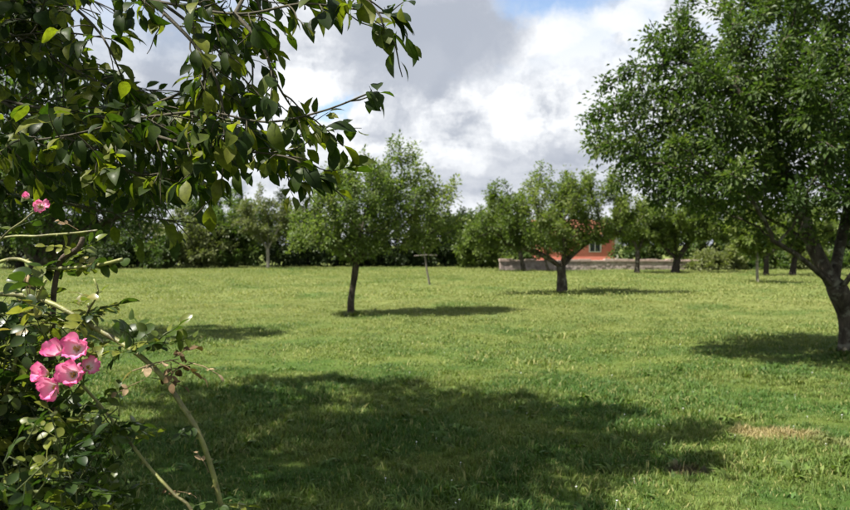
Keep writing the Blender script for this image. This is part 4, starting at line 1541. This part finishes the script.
    SE = plain_mat('rose_sepal', (.05, .08, .02), (.09, .13, .03), 60, .6)

    def flower(px, py, d, face, size, open_, par_line, n=6, spin=0.0):
        c = at(px, py, d)
        face = norm(np.array(face, float))
        fl = empty('flower', c - base)
        fl.parent = root
        u = norm(np.cross(face, np.array((.1, .2, 1.0))))
        v = np.cross(face, u)
        for k in range(n):
            a = spin + k / n * 2 * math.pi * (1 if n < 6 else 1.0) + rng.normal(0, .10)
            out = u * math.cos(a) + v * math.sin(a)
            op = open_ * rng.uniform(.72, 1.2) * (1 if k % 2 else .85)
            D = norm(out * math.sin(op) + face * math.cos(op))
            nn = norm(face * math.sin(op) - out * math.cos(op))
            place_leaf(PET[int(rng.integers(0, 4))], fl, c, c + out * .0015 + face * .001 * (k % 2), D, nn, size * rng.uniform(.82, 1.12), 'petal')
        mb = MB()
        for _ in range(26):
            a, r = rng.uniform(0, 6.28), size * .24 * math.sqrt(rng.uniform())
            p0 = c + (u * math.cos(a) + v * math.sin(a)) * r * .35
            p1 = c + (u * math.cos(a) + v * math.sin(a)) * r + face * size * rng.uniform(.18, .30)
            mb.tube([p0, p1], [.0004, .0009], 3)
        link('stamens', mb.mesh('stamens', ST, origin=c), fl)
        mb = MB()
        end = np.array(par_line)
        mb.tube(resample([end, (end + c) / 2 - face * .012, c - face * .010, c + face * .0005], .008), .0014, 6)
        mb.tube([c - face * .012, c - face * .006, c + face * .001], [.0018, .0040, .0030], 7)
        for k in range(5):
            a = k * 1.2566
            out = u * math.cos(a) + v * math.sin(a)
            s = np.cross(face, out)
            mb.add([c - face * .004 + s * .003, c - face * .004 - s * .003, c + out * size * .55 - face * .006], [[0, 1, 2]])
        link('stalk', mb.mesh('stalk', SE, origin=c), fl)
    n1 = at(84, 388, 1.41)
    n0 = at(60, 395, 1.43)
    flower(78, 350, 1.36, (.25, -1, .40), .033, 1.25, n1, 6, .3)
    flower(75, 375, 1.33, (.15, -1, .25), .034, 1.15, n1, 7, .9)
    flower(61, 354, 1.36, (-.45, -.8, .6), .030, 1.0, n0, 6, .1)
    flower(49, 374, 1.34, (-.7, -.8, .35), .030, .9, n0, 6, .7)
    flower(58, 386, 1.32, (-.25, -.9, -.05), .030, 1.0, n0, 6, .4)
    flower(88, 368, 1.36, (.7, -.7, .3), .026, 1.0, n1, 5, .4)
    flower(41, 207, 1.45, (.3, -1, .15), .021, 1.2, at(33, 214, 1.46), 6, .5)
    flower(29, 199, 1.46, (-.3, -.6, .7), .014, .45, at(30, 212, 1.46), 5, .2)
    # buds
    for px, py, d in ((24, 279, 1.43), (29, 281, 1.43)):
        c = at(px, py, d)
        mb = MB()
        ax = norm(np.array((rng.normal(0, .2), 0, 1.0)))
        mb.tube([c - ax * .012, c - ax * .006, c, c + ax * .007, c + ax * .012], [.0016, .0052, .0060, .0035, .0008], 7)
        mb.tube(resample([at(30, 300, 1.44), at((px + 30) / 2, 291, 1.435), c - ax * .01], .01), .0012, 5)
        o = link('bud', mb.mesh('bud', plain_mat('bud_tan', (.22, .16, .08), (.34, .25, .13), 80, .7), origin=base), root)
        o['label'] = 'tan faded rose bud'


rose_bush()
